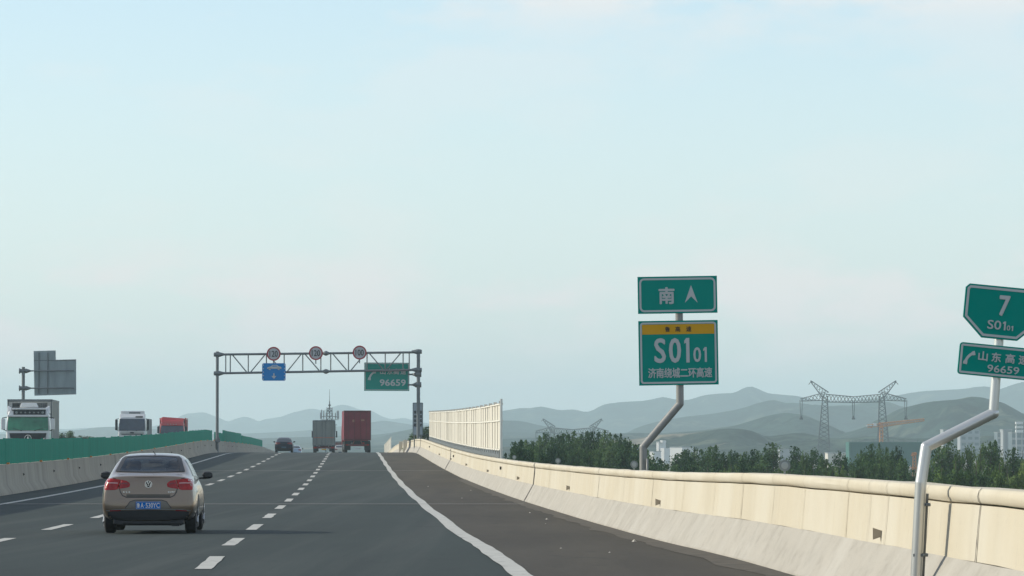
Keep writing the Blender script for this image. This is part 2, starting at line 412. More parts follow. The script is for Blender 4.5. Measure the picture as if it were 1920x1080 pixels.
for D in (43.0, 74, 105, 137, 168, 200, 232, 263):           # small wedge reflectors
    h = 0.60; c = rp(D, on_face(D, h), h); m = MB()
    m.prism([(c.x - .085, D, c.z - .058), (c.x - .085, D, c.z + .058), (c.x + .01, D, c.z + .026), (c.x + .01, D, c.z - .026)], (0, .012, 0))
    m.prism([(c.x - .02, D + .012, c.z + .03), (c.x + .01, D + .012, c.z + .03), (c.x + .01, D + .012, c.z - .075), (c.x - .008, D + .012, c.z - .075)], (0, .012, 0))
    m.build('side_reflector', mat('reflector_brown', (0.34, 0.29, 0.22), 0.5) if D == 43.0 else MATS['reflector_brown'], rb)
for D, h in ((155, 0.80), (228, 0.78), (300, .78)):          # recessed junction boxes
    o_ = on_face(D, h); m = MB()
    m.box((rx(D, o_) - .035, D - .9, rz(D) + h - .05), (rx(D, o_) + .04, D + .9, rz(D) + h + .05)); m.build('junction_box', M_dark, rb)
for D in (24, 54, 83, 114, 145, 322, 355, 400):             # disc delineators standing on the cap
    c = rp(D, 7.16, 1.11); dd = rb
    m = MB(); m.tube(c, c + Vector((0, 0, .05)), .012)
    cc = c + Vector((0, 0, .105))
    m.lathe(cc + Vector((0, -.012, 0)), (0, 1, 0), [(0, .070), (.024, .070)], 20)
    pz = m.build('disc_delineator', M_lens, rb, smooth='auto')
    m = MB(); m.lathe(cc + Vector((0, -.018, 0)), (0, 1, 0), [(0, .036), (.006, .044)], 18)
    m.build('disc_lens', mat('disc_pale', (0.32, 0.35, 0.33), .3) if D == 24 else MATS['disc_pale'], pz, smooth='auto')
# gap block at the bridge joint beyond the crest
for d_ in (428, 468):
    m = MB(); c = rp(d_ + 2, 6.9); m.box((c.x - .16, d_, c.z), (c.x + .35, d_ + 3.5, c.z + 1.25)); m.build('end_block', M_yel, rb, bevel=.03)
m = MB(); c = rp(434, 6.9); m.box((c.x - .12, 433, c.z), (c.x + .2, 436, c.z + 1.2)); m.build('joint_gap', M_dark, rb)

# ------------------------------------------------------------------ white noise fence on the right barrier
def noise_fence(a, b, bay, label, step):
    f = thing('noise_fence', rp(a, 7.45, 1.0), label, 'fence', None)
    h0, h1, h2, h3 = 1.16, 2.46, 2.54, 3.11
    nb = int(round((b - a) / bay)); bay = (b - a) / nb
    for i in range(nb):
        d0 = a + i * bay; m = MB(); k = 0; nr = max(3, int(bay / step))
        lean = random.uniform(-.012, .012)
        for (z0, z1) in ((h0 + .28, h1), (h2, h3 + random.uniform(-.015, .02))):
            vs = []
            for r_ in range(nr * 2 + 1):
                d = d0 + bay * (0.02 + .96 * r_ / (nr * 2)); o_ = 7.40 + (0.045 if r_ % 2 else 0.0) + lean
                vs += [rp(d, o_, z0), rp(d, o_, z1)]
            for r_ in range(nr * 2 + 1):
                d = d0 + bay * (0.02 + .96 * r_ / (nr * 2)); o_ = 7.415 + (0.045 if r_ % 2 else 0.0) + lean
                vs += [rp(d, o_, z0), rp(d, o_, z1)]
            N = 2 * (nr * 2 + 1); fs = []
            for r_ in range(nr * 2):
                fs += [(2*r_, 2*r_+1, 2*r_+3, 2*r_+2), (N+2*r_, N+2*r_+2, N+2*r_+3, N+2*r_+1), (2*r_+1, N+2*r_+1, N+2*r_+3, 2*r_+3), (2*r_, 2*r_+2, N+2*r_+2, N+2*r_)]
            m.add(vs, fs)
        m.build('fence_panel', M_white, f)
    for i in range(nb + 1):
        d = a + i * bay; m = MB(); p = rp(d, 7.43)
        m.box((p.x - .05, d - .04, p.z + 1.0), (p.x + .03, d + .04, p.z + h3 + .06))
        if i % 2 == 0: m.box((p.x - .09, d - .05, p.z + h3 + .02), (p.x + .05, d + .05, p.z + h3 + .12))
        if i == 0: m.tube((p.x, d - .1, p.z + 1.0), (p.x, d - .1, p.z + h3 + .2), .05)
        m.build('fence_post', M_post if i == 0 else M_white, f)
    ds = drange(a, b, 4)
    for z in (1.40, 2.50, 3.12):
        sweep([(7.37, z - .03), (7.385, z + .03), (7.50, z + .03), (7.50, z - .03)], ds, None, True).build('fence_rail', M_white, f)
    sweep([(7.42, 1.0), (7.42, 1.16), (7.50, 1.16), (7.50, 1.0)], ds, None, True).build('fence_sill', M_steel, f)
    # toothed kick plate along the foot
    m = MB(); tt = drange(a, b, .7); vs = []
    for q, d in enumerate(tt):
        p = rp(d, 7.36); top = 1.40 if (q % 4) < 2 else 1.24
        vs += [(p.x, d, p.z + 1.11), (p.x, d, p.z + top), (p.x + .02, d, p.z + top), (p.x + .02, d, p.z + 1.11)]
    m.add(vs, [(4*k+j, 4*k+(j+1) % 4, 4*k+4+(j+1) % 4, 4*k+4+j) for k in range(len(tt)-1) for j in range(4)])
    m.build('fence_kick_plate', M_steel, f)
    return f
random.seed(5)
noise_fence(166, 322, 3.1, 'tall off-white ribbed noise fence on the right barrier between gantry and trees', 0.5)
noise_fence(655, 800, 6, 'small distant off-white noise fence beyond the crest right of the red truck', 2)

# ------------------------------------------------------------------ left median barrier with green glare screen
lb = thing('median_barrier', rp(144, -9.5), 'weathered grey concrete median barrier in shade along the left lane', 'barrier')
off0 = -9.3
lp = [(off0, -0.05), (off0 - .005, 0.07), (off0 - .17, 0.30), (off0 - .24, 0.97), (off0 - .50, 0.97), (off0 - .58, 0.30), (off0 - .75, .07), (off0 - .75, -.05)]
sweep(lp, BD, lambda d, k: (0.25 * wb(d, k)[0], 0.4 * wb(d, k)[1]), True).build('barrier_wall', M_conc, lb, smooth='auto')
m = MB()
for D in drange(60, 520, 15.5):
    h = 0.60; o_ = off0 - .20
    m.add([rp(D - .25, o_ + .01, h - .06), rp(D - .25, o_ - .02, h + .06), rp(D + .3, o_, h), rp(D - .25, o_ + .07, h)], [(0,1,3), (1,2,3), (2,0,3), (0,2,1)])
    m.build('side_reflector', M_dark, lb); m = MB()
for D in drange(70, 500, 15.5):
    p = rp(D, off0 - .30, 0.97); m = MB(); m.box((p.x - .04, D - .08, p.z), (p.x + .04, D + .08, p.z + .06)); m.build('top_reflector', M_orange, lb)
for D in (118, 212, 330, 430):
    m = MB(); vs = []
    for (o_, h) in [(off0 + .004, .05), (off0 - .163, .30), (off0 - .233, .972)]: vs += [rp(D - .08, o_, h), rp(D + .08, o_, h)]
    m.add(vs, [(0,1,3,2), (2,3,5,4)]); m.build('barrier_joint', M_dark, lb)
GL = 'green glare screen standing on the grey median barrier'
def glare(a, b, h, label, pan=6.0):
    t = thing('glare_screen', rp(a, off0 - .37, .97), label, 'screen', 'green glare screens on the median barrier')
    npan = max(1, int(round((b - a) / pan))); w = (b - a) / npan
    for i in range(npan):
        d0 = a + i * w + .005; d1 = a + (i+1) * w - .005; m = MB(); hh = h + random.uniform(-.02, .025); lo = random.uniform(-.004, .004)
        vs = []; K = 12
        for k in range(K + 1):
            d = d0 + (d1 - d0) * k / K; oo = off0 - .37 + lo + (.03 if k % 2 else 0)
            vs += [rp(d, oo, .99), rp(d, oo, .97 + hh), rp(d, oo - .02, .97 + hh), rp(d, oo - .02, .99)]
        fs = [(4*k+j, 4*k+(j+1) % 4, 4*k+4+(j+1) % 4, 4*k+4+j) for k in range(K) for j in range(4)] + [(0,1,2,3), (4*K+3, 4*K+2, 4*K+1, 4*K)]
        m.add(vs, fs); m.build('screen_panel', M_green, t)
    for i in range(npan + 1):
        m = MB(); d = a + i * w; p = rp(d, off0 - .42, .97); m.box((p.x - .03, d - .04, p.z - .02), (p.x + .03, d + .04, p.z + h + .03)); m.build('screen_post', M_green, t)
random.seed(11)
glare(40, 361.5, .84, 'long green glare screen on the median barrier left of the gantry post')
glare(369.5, 391, .72, 'short lower green glare screen just right of the left gantry post')
glare(393, 455, 1.0, 'higher green glare screen on the median at the crest of the road')
glare(458, 560, .82, 'far green glare screen sloping down behind the dark car')
# outer barrier of the opposite carriageway
ob = thing('outer_barrier', rp(200, -30), 'low concrete barrier on the far side of the opposite carriageway', 'barrier')
sweep([(-30.0, 0), (-29.85, .5), (-29.9, .95), (-30.2, .95), (-30.3, 0)], DS, None, True).build('barrier_wall', M_conc, ob)

# ------------------------------------------------------------------ flat sign work
_txt = {}
def text_pts(s, bold):
    key = (s, bold)
    if key not in _txt:
        cu = bpy.data.curves.new('t', 'FONT'); cu.body = s; cu.size = 1; cu.offset = bold; cu.resolution_u = 3
        ob_ = bpy.data.objects.new('t', cu); COL.objects.link(ob_)
        dg = bpy.context.evaluated_depsgraph_get(); dg.update()
        me = bpy.data.meshes.new_from_object(ob_.evaluated_get(dg))
        vs = [v.co.copy() for v in me.vertices]; fs = [tuple(p.vertices) for p in me.polygons]
        bpy.data.objects.remove(ob_); bpy.data.curves.remove(cu); bpy.data.meshes.remove(me)
        _txt[key] = (vs, fs)
    return _txt[key]

class Board:
    """flat board at distance D whose outline is given in photo pixels, turned by roll about a pivot"""
    def __init__(s, D, pivot=(0, 0), roll=0.0, face=1):
        s.D = D; s.pv = pivot; s.c = math.cos(roll); s.s = math.sin(roll); s.face = face
    def P(s, px, py, dy=0.0):
        x = px - s.pv[0]; y = py - s.pv[1]
        v = at(s.pv[0] + s.c * x - s.s * y, s.pv[1] + s.s * x + s.c * y, s.D); v.y += dy
        return v
    def rrect(s, x0, y0, x1, y1, r, n=5):
        pts = []
        for cx, cy, a0 in ((x1-r, y0+r, -90), (x1-r, y1-r, 0), (x0+r, y1-r, 90), (x0+r, y0+r, 180)):
            for k in range(n + 1):
                a = R(a0 + 90 * k / n); pts.append((cx + r * math.cos(a), cy + r * math.sin(a)))
        return pts
    def inset(s, poly, d):
        n = len(poly); cx = sum(p[0] for p in poly)/n; cy = sum(p[1] for p in poly)/n; out = []
        for i in range(n):
            p0 = Vector(poly[i-1]); p1 = Vector(poly[i]); p2 = Vector(poly[(i+1) % n])
            e1 = (p1 - p0).normalized(); e2 = (p2 - p1).normalized()
            n1 = Vector((-e1.y, e1.x)); n2 = Vector((-e2.y, e2.x))
            if n1.dot(Vector((cx, cy)) - p1) < 0: n1 = -n1
            if n2.dot(Vector((cx, cy)) - p1) < 0: n2 = -n2
            b = (n1 + n2).normalized(); out.append(tuple(p1 + b * (d / max(.35, b.dot(n1)))))
        return out
    def plate(s, name, poly, m, parent, thick=.03, dy=0.0):
        mb = MB(); mb.prism([s.P(x, y, dy) for x, y in poly], (0, thick, 0)); return mb.build(name, m, parent)
    def band(s, name, poly, a, b, m, parent, dy=-.004):
        mb = MB(); o = s.inset(poly, a); i = s.inset(poly, b)
        mb.ring([s.P(x, y, dy) for x, y in o], [s.P(x, y, dy) for x, y in i], (0, .003, 0)); return mb.build(name, m, parent)
    def flat(s, name, polys, m, parent, dy=-.005):
        mb = MB()
        for poly in polys: mb.prism([s.P(x, y, dy) for x, y in poly], (0, .004, 0))
        return mb.build(name, m, parent)
    def text(s, string, cx, cy, w, h, m, parent, bold=0.02, dy=-.007, name='lettering'):
        vs, fs = text_pts(string, 0)
        x0 = min(v.x for v in vs); x1 = max(v.x for v in vs); a0 = min(v.y for v in vs); a1 = max(v.y for v in vs)
        sh = bold * h / (a1 - a0) * .8; kx = (w - 2*sh); ky = (h - 2*sh)
        mb = MB(); st = abs(dy) * .06
        for q, (ox, oy) in enumerate(((0, 0), (1, 0), (-1, 0), (0, 1), (0, -1), (.7, .7), (-.7, .7), (.7, -.7), (-.7, -.7))):
            mb.add([s.P(cx + ox*sh + ((v.x - x0)/(x1-x0) - .5) * kx, cy + oy*sh - ((v.y - a0)/(a1-a0) - .5) * ky, dy - q * st) for v in vs], fs)
        return mb.build(name, m, parent)

def ribbon(pts, w):
    """2-D polyline with widths -> polygon list"""
    L_ = []; R_ = []
    for i, p in enumerate(pts):
        a = Vector(pts[max(0, i-1)]); b = Vector(pts[min(len(pts)-1, i+1)]); t = (b - a).normalized(); n_ = Vector((-t.y, t.x))
        ww = w[i] if isinstance(w, (list, tuple)) else w
        L_.append(tuple(Vector(p) + n_ * ww / 2)); R_.append(tuple(Vector(p) - n_ * ww / 2))
    return [[L_[i], L_[i+1], R_[i+1], R_[i]] for i in range(len(pts) - 1)]
def handset(cx, cy, k):
    """telephone receiver, k = height in px"""
    pts = []; w = []
    for i in range(9):
        t = i / 8; a = R(185 + 75 * t)
        pts.append((cx + k * .55 + k * .95 * math.cos(a) * .85, cy + k * .40 + k * .95 * math.sin(a)))
        w.append(k * (.30 if i in (0, 1, 7, 8) else .19))
    return ribbon(pts, w)

# --- sign 1: SOUTH / S01 01
D1 = 84.0; b1 = Board(D1, (1273, 620), R(-0.9))
s1 = thing('road_sign', at(1206, 905, D1), 'green south arrow sign above yellow-topped S0101 sign on a cranked grey post', 'road sign')
m = MB(); r1 = .072
pp = [at(1206, 1040, D1 + .1), at(1206, 838, D1 + .1), at(1275, 757, D1 + .1), at(1273, 525, D1 + .1)]
for a, b in zip(pp, pp[1:]): m.tube(a, b, r1, n=16)
for p in pp[1:3]: m.lathe(p - Vector((0, 0, r1)), (0, 0, 1), [(r1 * (1 - math.cos(k * math.pi / 8)), r1 * max(.02, math.sin(k * math.pi / 8))) for k in range(9)], 16)
m.build('post', M_postg, s1, smooth='auto')
m = MB(); m.tube(at(1213.5, 905, D1), at(1213.5, 860, D1), .02)
m.build('conduit', M_postg, s1, smooth=True)
pl = [(1197, 518), (1346, 518), (1346, 587.5), (1197, 587.5)]
p_ = b1.plate('upper_panel', pl, M_sgreen, s1)
b1.band('border', b1.rrect(1200, 521, 1343, 584.5, 9), 0, 3.6, M_swhite, p_)
b1.text('南', 1251, 554, 30, 32, M_swhite, p_, .035)
b1.flat('arrow', [[(1297, 535), (1285, 568), (1297, 556)], [(1297, 535), (1297, 556), (1309, 568)]], M_swhite, p_)
pl = [(1197, 601), (1346, 601), (1346, 722), (1197, 722)]
p_ = b1.plate('lower_panel', pl, M_sgreen, s1)
b1.flat('yellow_band', [[(1204, 608), (1339.5, 608), (1339.5, 626.5), (1204, 626.5)]], M_syel, p_, dy=-.0035)
b1.band('border', b1.rrect(1200, 604, 1343, 719, 6), 0, 3.4, M_swhite, p_, dy=-.009)
b1.text('鲁', 1251.5, 617, 9.5, 10, M_sblack, p_, .02); b1.text('高', 1271, 617, 9.5, 10, M_sblack, p_, .02); b1.text('速', 1291.5, 617, 10, 10, M_sblack, p_, .02)
b1.text('S', 1237, 657, 22, 47, M_swhite, p_, .022); b1.text('0', 1265, 657, 23, 47, M_swhite, p_, .022); b1.flat('lettering', [[(1286, 634), (1292.2, 634), (1292.2, 680), (1286, 680)], [(1286, 634.5), (1286, 643), (1282.5, 644.5), (1282.5, 639)]], M_swhite, p_, dy=-.007)
b1.text('0', 1306.5, 665.5, 14.5, 28, M_swhite, p_, .018); b1.flat('lettering', [[(1320.6, 651.5), (1324.6, 651.5), (1324.6, 679.5), (1320.6, 679.5)], [(1320.6, 652), (1320.6, 657.5), (1318, 659), (1318, 655)]], M_swhite, p_, dy=-.007)
b1.text('济南绕城二环高速', 1274, 699, 120, 19, M_swhite, p_, .028)

# --- sign 2: 7 / S0101 / phone
D2 = 38.3; b2 = Board(D2, (1873, 640), R(5.6))
s2 = thing('distance_marker_sign', at(1716, 1085, D2), 'green number 7 marker and telephone board on the pale cranked post at the right edge', 'road sign')
m = MB(); r2 = .050
pp = [at(1713, 1150, D2 + .02), at(1726, 905, D2 - .02), at(1736, 838, D2), at(1862, 775, D2 + .05), at(1879, 560, D2 + .07)]
for a, b, q in zip(pp, pp[1:], (r2, r2, .048, .042)): m.tube(a, b, q, n=18)
r2 = .050
for p in pp[1:4]: m.lathe(p - Vector((0, 0, r2)), (0, 0, 1), [(r2 * (1 - math.cos(k * math.pi / 8)), r2 * max(.02, math.sin(k * math.pi / 8))) for k in range(9)], 16)
m.build('post', M_post, s2, smooth='auto')
m = MB(); m.tube(at(1721, 1150, D2 + .06), at(1733.5, 925, D2 + .06), .034, n=14); m.build('brace_tube', M_steel, s2, smooth='auto')
for py, pxx in ((946, 1727), (1040, 1722)):
    m = MB(); c = at(pxx, py, D2 + .02)
    m.box((c.x - .056, c.y - .06, c.z - .014), (c.x + .075, c.y + .08, c.z + .014)); m.box((c.x + .03, c.y - .09, c.z - .01), (c.x + .045, c.y - .06, c.z + .01))
    m.build('clamp', M_steel, s2, bevel=.008)
k8 = [(1802, 544), (1809, 537), (1938, 537), (1945, 544), (1945, 600), (1907, 636), (1840, 636), (1802, 600)]
# outline given unrolled, centred on the post
p_ = b2.plate('upper_panel', k8, M_sgreen, s2)
b2.band('border', k8, 3.2, 7.6, M_swhite, p_)
b2.text('7', 1877, 573, 21, 39, M_swhite, p_, .03)
b2.text('S0', 1861.5, 610, 26, 17, M_swhite, p_, .016); b2.text('0', 1888.5, 613.5, 6.5, 9.5, M_swhite, p_, .014)
b2.flat('lettering', [[(1880, 602), (1883, 602), (1883, 618.5), (1880, 618.5)], [(1880, 602), (1880, 605.5), (1877.5, 607), (1877.5, 604.5)], [(1895.2, 609), (1897.3, 609), (1897.3, 618.3), (1895.2, 618.3)], [(1895.2, 609), (1895.2, 611.5), (1893.8, 612.3), (1893.8, 610.6)]], M_swhite, p_, dy=-.007)
pl = b2.rrect(1801, 648, 1945, 708, 6)
p_ = b2.plate('lower_panel', pl, M_sgreen, s2)
b2.band('border', pl, 2.6, 6.4, M_swhite, p_)
b2.flat('telephone_symbol', handset(1820, 680, 26), M_swhite, p_)
for ch, cx in (('山', 1846), ('东', 1871), ('高', 1897), ('速', 1922)): b2.text(ch, cx, 670.5, 18, 18, M_swhite, p_, .03)
b2.text('96659', 1886, 692, 60, 14, M_swhite, p_, .016)

# --- gantry
DG = 365.0; uG = F / DG
ga = thing('sign_gantry', at(407, 848, DG), 'grey lattice sign gantry spanning the three lanes on two tubular posts', 'gantry')
def gp(px, py, dy=0): v = at(px, py, DG); v.y += dy; return v
m = MB(); m.tube(gp(407.5, 852), gp(407.5, 659), .125, n=14); m.box(tuple(gp(402, 829, -.25)), tuple(gp(413, 824, .25)))
for sgn in (-1, 1): m.prism([gp(407.5, 812, sgn*.02), gp(407.5 + 1*5.5, 825, sgn*.02), gp(407.5 - 5.5, 825, sgn*.02)], (0, .02, 0))
m.build('gantry_post', M_steel, ga, smooth='auto')
m = MB(); m.tube(gp(784.5, 860), gp(784.5, 657), .145, n=14); m.tube(gp(784.5, 660), gp(784.5, 655), .19, n=14)
m.build('gantry_post', M_steel, ga, smooth='auto')
def fl(px, py, s):      # bolted flange collar with tapered stub
    m.tube(gp(px - s*6.5, py), gp(px - s*3.5, py), .17, .17, n=12)
    m.tube(gp(px - s*3.5, py), gp(px + s*4, py), .20, .20, n=12)
    m.tube(gp(px + s*4, py), gp(px + s*13, py - .3), .20, .09, n=12)
def yb(px, top):
    t = (px - 410) / 370
    return (664.8 - 4.2 * t) if top else (700 - 6.4 * t)
for top in (True, False):
    m = MB(); fl(407.5, yb(407, top), 1); m.build('end_flange', M_steel, ga, smooth='auto')
    m = MB(); fl(784.5, yb(784, top) - (1 if top else 0), -1); m.build('end_flange', M_steel, ga, smooth='auto')
for top in (True, False):
    m = MB(); m.tube(gp(412, yb(412, top)), gp(780, yb(780, top)), .095, n=12)
    m.lathe(gp(605, yb(611, top)), (1, 0, 0), [(0, .09), (.16, .17), (.22, .2), (.32, .2), (.38, .17), (.55, .09)], 12)
    m.build('chord', M_steel, ga, smooth='auto')
m = MB()
for x in (423.3, 431.8, 465.5, 499.6, 532.8, 567.7, 601.6, 620.1, 653.4, 688.2, 722.3, 755.8, 767.3): m.tube(gp(x, yb(x, 1)), gp(x, yb(x, 0)), .048, n=8)
for a, b, up in ((435, 463.6, 0), (469, 498, 1), (503, 530, 0), (537.6, 565.6, 1), (571, 600, 0), (623, 651.5, 0), (657, 685, 1), (691.6, 720, 0), (723.7, 752.4, 1)):
    m.tube(gp(a, yb(a, not up)), gp(b, yb(b, bool(up))), .048, n=8)
m.build('lattice_bracing', M_steel, ga, smooth='auto')
def disc(px, py, s, where):
    t = thing('speed_limit_sign', gp(px, py, -.2), 'round red-rimmed %s sign on the gantry, %s' % (s, where), 'speed sign', 'speed limit signs on the gantry')
    b = Board(DG - .22); r = 13.2
    circ = lambda q: [(px + q * math.cos(2*math.pi*k/28), py + q * math.sin(2*math.pi*k/28)) for k in range(28)]
    pl = b.plate('sign_plate', circ(r), M_sface, t, .04)
    mb = MB(); mb.ring([b.P(x, y, -.01) for x, y in circ(r)], [b.P(x, y, -.01) for x, y in circ(r * .80)], (0, .008, 0)); mb.build('red_rim', M_sred, pl)
    b.text(s, px, py, 15.5, 11.5, M_sblack, pl, .012, dy=-.02)
    mb = MB(); mb.box(tuple(gp(px - 1, py + 2, -.18)), tuple(gp(px + 1, py + 20, -.12))); mb.build('bracket', M_steel, t)
disc(513, 663.5, '120', 'above the blue car lane sign')
disc(592.3, 662.2, '120', 'in the middle over the lattice joint')
disc(674.3, 661.2, '100', 'above the left end of the green board')
bs = thing('lane_sign', gp(514, 697, -.25), 'blue lane sign with white car outline and down arrow hanging on the gantry', 'lane sign')
b = Board(DG - .3); pl = b.rrect(491.5, 681, 535.5, 714, 3.2)
p_ = b.plate('sign_plate', pl, M_sblue, bs, .04)
car = [(500.5, 690), (503, 688.2), (507, 687.5), (511, 684.5), (519, 684.3), (523, 687), (527, 688), (528, 690), (527.5, 691.5), (501, 691.5)]
cc = lambda cx, cy, r: [(cx + r*math.cos(2*math.pi*k/12), cy + r*math.sin(2*math.pi*k/12)) for k in range(12)]
b.flat('car_symbol', [car, cc(505.5, 692, 1.9), cc(522.5, 692, 1.9)], M_swhite, p_, dy=-.02)
b.flat('car_symbol_window', [[(510, 687.2), (512, 685.6), (518.5, 685.5), (520.5, 687.2)]], M_sblue, p_, dy=-.03)
b.flat('arrow', [[(512.6, 700), (514.6, 700), (514.8, 705), (512.4, 705)], [(509, 705), (518.2, 705), (513.6, 710.6)]], M_swhite, p_, dy=-.02)
b.flat('side_dashes', [[(x - .8, y - 1.1), (x + .8, y - 1.1), (x + .8, y + 1.1), (x - .8, y + 1.1)] for x in (493.8, 533.4) for y in (684.6, 691.2, 697.8, 704.4, 711)], M_swhite, p_, dy=-.02)
# green telephone board behind the gantry, on the same right post
gs = thing('telephone_board', gp(725, 733, .4), 'green telephone number board 96659 hanging behind the right end of the gantry', 'road sign')
b = Board(DG + .45, (725, 706), R(.3)); pl = [(683, 680), (767.5, 680), (767.5, 733), (683, 733)]
p_ = b.plate('sign_plate', pl, M_sgreen, gs, .05)
b.band('border', pl, 1.2, 2.4, M_swhite, p_, dy=-.01)
b.flat('telephone_symbol', handset(697, 707, 18.5), M_swhite, p_, dy=-.02)
for ch, cx in (('山', 717.8), ('东', 731), ('高', 743), ('速', 756)): b.text(ch, cx, 696.5, 10.5, 11, M_swhite, p_, .03, dy=-.02)
b.text('96659', 736.5, 717.5, 49, 12.5, M_swhite, p_, .03, dy=-.02)
for py in (702, 721.5):
    m = MB(); m.tube(gp(765, py, .35), gp(779, py, .35), .07); m.tube(gp(772, py, .35), gp(780, py, .1), .06, .2, n=12); m.tube(gp(779, py, .05), gp(790, py, .05), .22, .22, n=12)
    m.build('arm', M_steel, gs, smooth='auto')
# tall grey notice board behind the right post
ns = thing('notice_board', gp(783.5, 860, 4), 'tall narrow grey notice board with two columns of characters behind the right gantry post', 'sign')
b = Board(DG + 4, (783, 786), 0)
pl = b.rrect(773.8, 755, 793.2, 816, 1.2, 2)
p_ = b.plate('sign_plate', pl, mat('notice_grey', (0.30, 0.36, 0.40), .6, var=.05), ns, .05)
b.band('border', pl, .5, 1.1, M_sblack, p_, dy=-.01)
for col, xx in (('保持车距', 778.6), ('谨慎驾驶', 789)):
    for ch, yy in zip(col, (772.8, 781, 788.9, 797)): b.text(ch, xx, yy, 5, 6, M_sblack, p_, .05, dy=-.02)
m = MB()
for x in (777, 790): m.tube(at(x, 855, DG + 4.1), at(x, 760, DG + 4.1), .05)
m.build('leg', M_steel, ns)

# --- cantilever sign seen from behind, far left
DC = 377.0
cs = thing('cantilever_sign', at(43, 850, DC), 'back of a grey stepped sign board on a cantilever post above the white truck', 'road sign')
c_ = lambda px, py, dy=0: at(px, py, DC) + Vector((0, dy, 0))
m = MB(); m.tube(c_(43.8, 852), c_(43.8, 688), .14, n=14); m.build('post', M_steel, cs, smooth='auto')
for py in (695.5, 728):
    m = MB(); m.tube(c_(36, py), c_(38, py), .24, n=12); m.tube(c_(38, py), c_(50, py), .17, n=12); m.tube(c_(48, py), c_(58, py), .22, .07, n=12); m.tube(c_(50, py), c_(139, py - .5), .055, n=8)
    m.build('arm', M_steel, cs, smooth='auto')
m = MB(); m.prism([c_(*p, .35) for p in [(62, 658), (103.5, 657), (103.8, 674.5), (142, 673.5), (142.3, 739.5), (64, 742)]], (0, .04, 0))
sb = m.build('sign_plate', M_sback, cs)
m = MB()
for x, ya, yc in ((72.5, 661, 738), (89, 661, 738)): m.box(tuple(c_(x - .9, yc, .22)), tuple(c_(x + .9, ya, .345)))
m.build('stiffener', M_steel, cs)
m = MB()
for k in range(18): x = 66 + k * 4.3; m.box(tuple(c_(x - .35, 738.5, .325)), tuple(c_(x + .35, 661 if x < 102 else 677, .348)))
m.build('rib', M_sback, cs)
m = MB(); m.box(tuple(c_(63, 676.5, .3)), tuple(c_(141, 675.2, .35))); m.build('edge_channel', M_steel, cs)

# ------------------------------------------------------------------ cars
M_clear = bpy.data.materials.new('tinted_pane'); M_clear.use_nodes = True
_n = M_clear.node_tree.nodes; _l = M_clear.node_tree.links; _n.clear()
_t = _n.new('ShaderNodeBsdfTransparent'); _t.inputs[0].default_value = (.34, .38, .40, 1)
_g = _n.new('ShaderNodeBsdfGlossy'); _g.inputs['Roughness'].default_value = .08; _g.inputs['Color'].default_value = (.85, .9, .95, 1)
_m = _n.new('ShaderNodeMixShader'); _o = _n.new('ShaderNodeOutputMaterial'); _f = _n.new('ShaderNodeFresnel'); _f.inputs[0].default_value = 1.35
_l.new(_f.outputs[0], _m.inputs[0]); _l.new(_t.outputs[0], _m.inputs[1]); _l.new(_g.outputs[0], _m.inputs[2]); _l.new(_m.outputs[0], _o.inputs['Surface'])
def sedan_body(parent, paint, P):
    """lofted body; stations run rear (y=0) to front; returns BVH of the smoothed skin"""
    st = P['stations']; N = 9; vs = []; fs = []
    def ring(pts): return [Vector(p) for p in pts]
    rings = []
    for s_ in st:
        y, pr = s_
        half = []
        for q in pr:
            half.append(Vector((q[0], y + (q[2] if len(q) > 2 else 0), q[1])))
        c8 = half.pop(); c7 = half[-1]
        half.append(Vector((c7.x * .55, (c7.y + c8.y) / 2, c8.z - (c8.z - c7.z) * .22))); half.append(c8)
        rings.append(half)
    full = []
    for h in rings:
        full.append(h + [Vector((-p.x, p.y, p.z)) for p in h[-2:0:-1]])
    M_ = len(full[0])
    for r_ in full: vs += r_
    for i in range(len(full) - 1):
        for k in range(M_):
            fs.append((i*M_+k, i*M_+(k+1) % M_, (i+1)*M_+(k+1) % M_, (i+1)*M_+k))
    H = len(rings[0])
    for base, rev in ((0, False), ((len(full)-1)*M_, True)):
        for k in range(H - 1):
            a = base + k; b_ = base + k + 1; c = base + (M_ - (k+1)) % M_; d = base + (M_ - k) % M_
            f = [a, b_, c, d]; f2 = []
            for q in f:
                if q not in f2: f2.append(q)
            if rev: f2 = f2[::-1]
            if len(f2) >= 3: fs.append(tuple(f2))
    me = bpy.data.meshes.new('body'); me.from_pydata([tuple(v) for v in vs], [], fs); me.update()
    bm = bmesh.new(); bm.from_mesh(me); bmesh.ops.recalc_face_normals(bm, faces=bm.faces); bm.to_mesh(me); bm.free()
    o = bpy.data.objects.new('tmp', me); COL.objects.link(o)
    md = o.modifiers.new('s', 'SUBSURF'); md.levels = 3; md.render_levels = 3
    dg = bpy.context.evaluated_depsgraph_get(); dg.update()
    me2 = bpy.data.meshes.new_from_object(o.evaluated_get(dg)); bpy.data.objects.remove(o)
    me2.name = 'body'; me2.materials.clear(); me2.materials.append(paint)
    for p in me2.polygons: p.use_smooth = True
    ob_ = bpy.data.objects.new('body', me2); COL.objects.link(ob_); ob_.parent = parent
    bvh = BVHTree.FromPolygons([v.co.copy() for v in me2.vertices], [tuple(p.vertices) for p in me2.polygons])
    return ob_, bvh

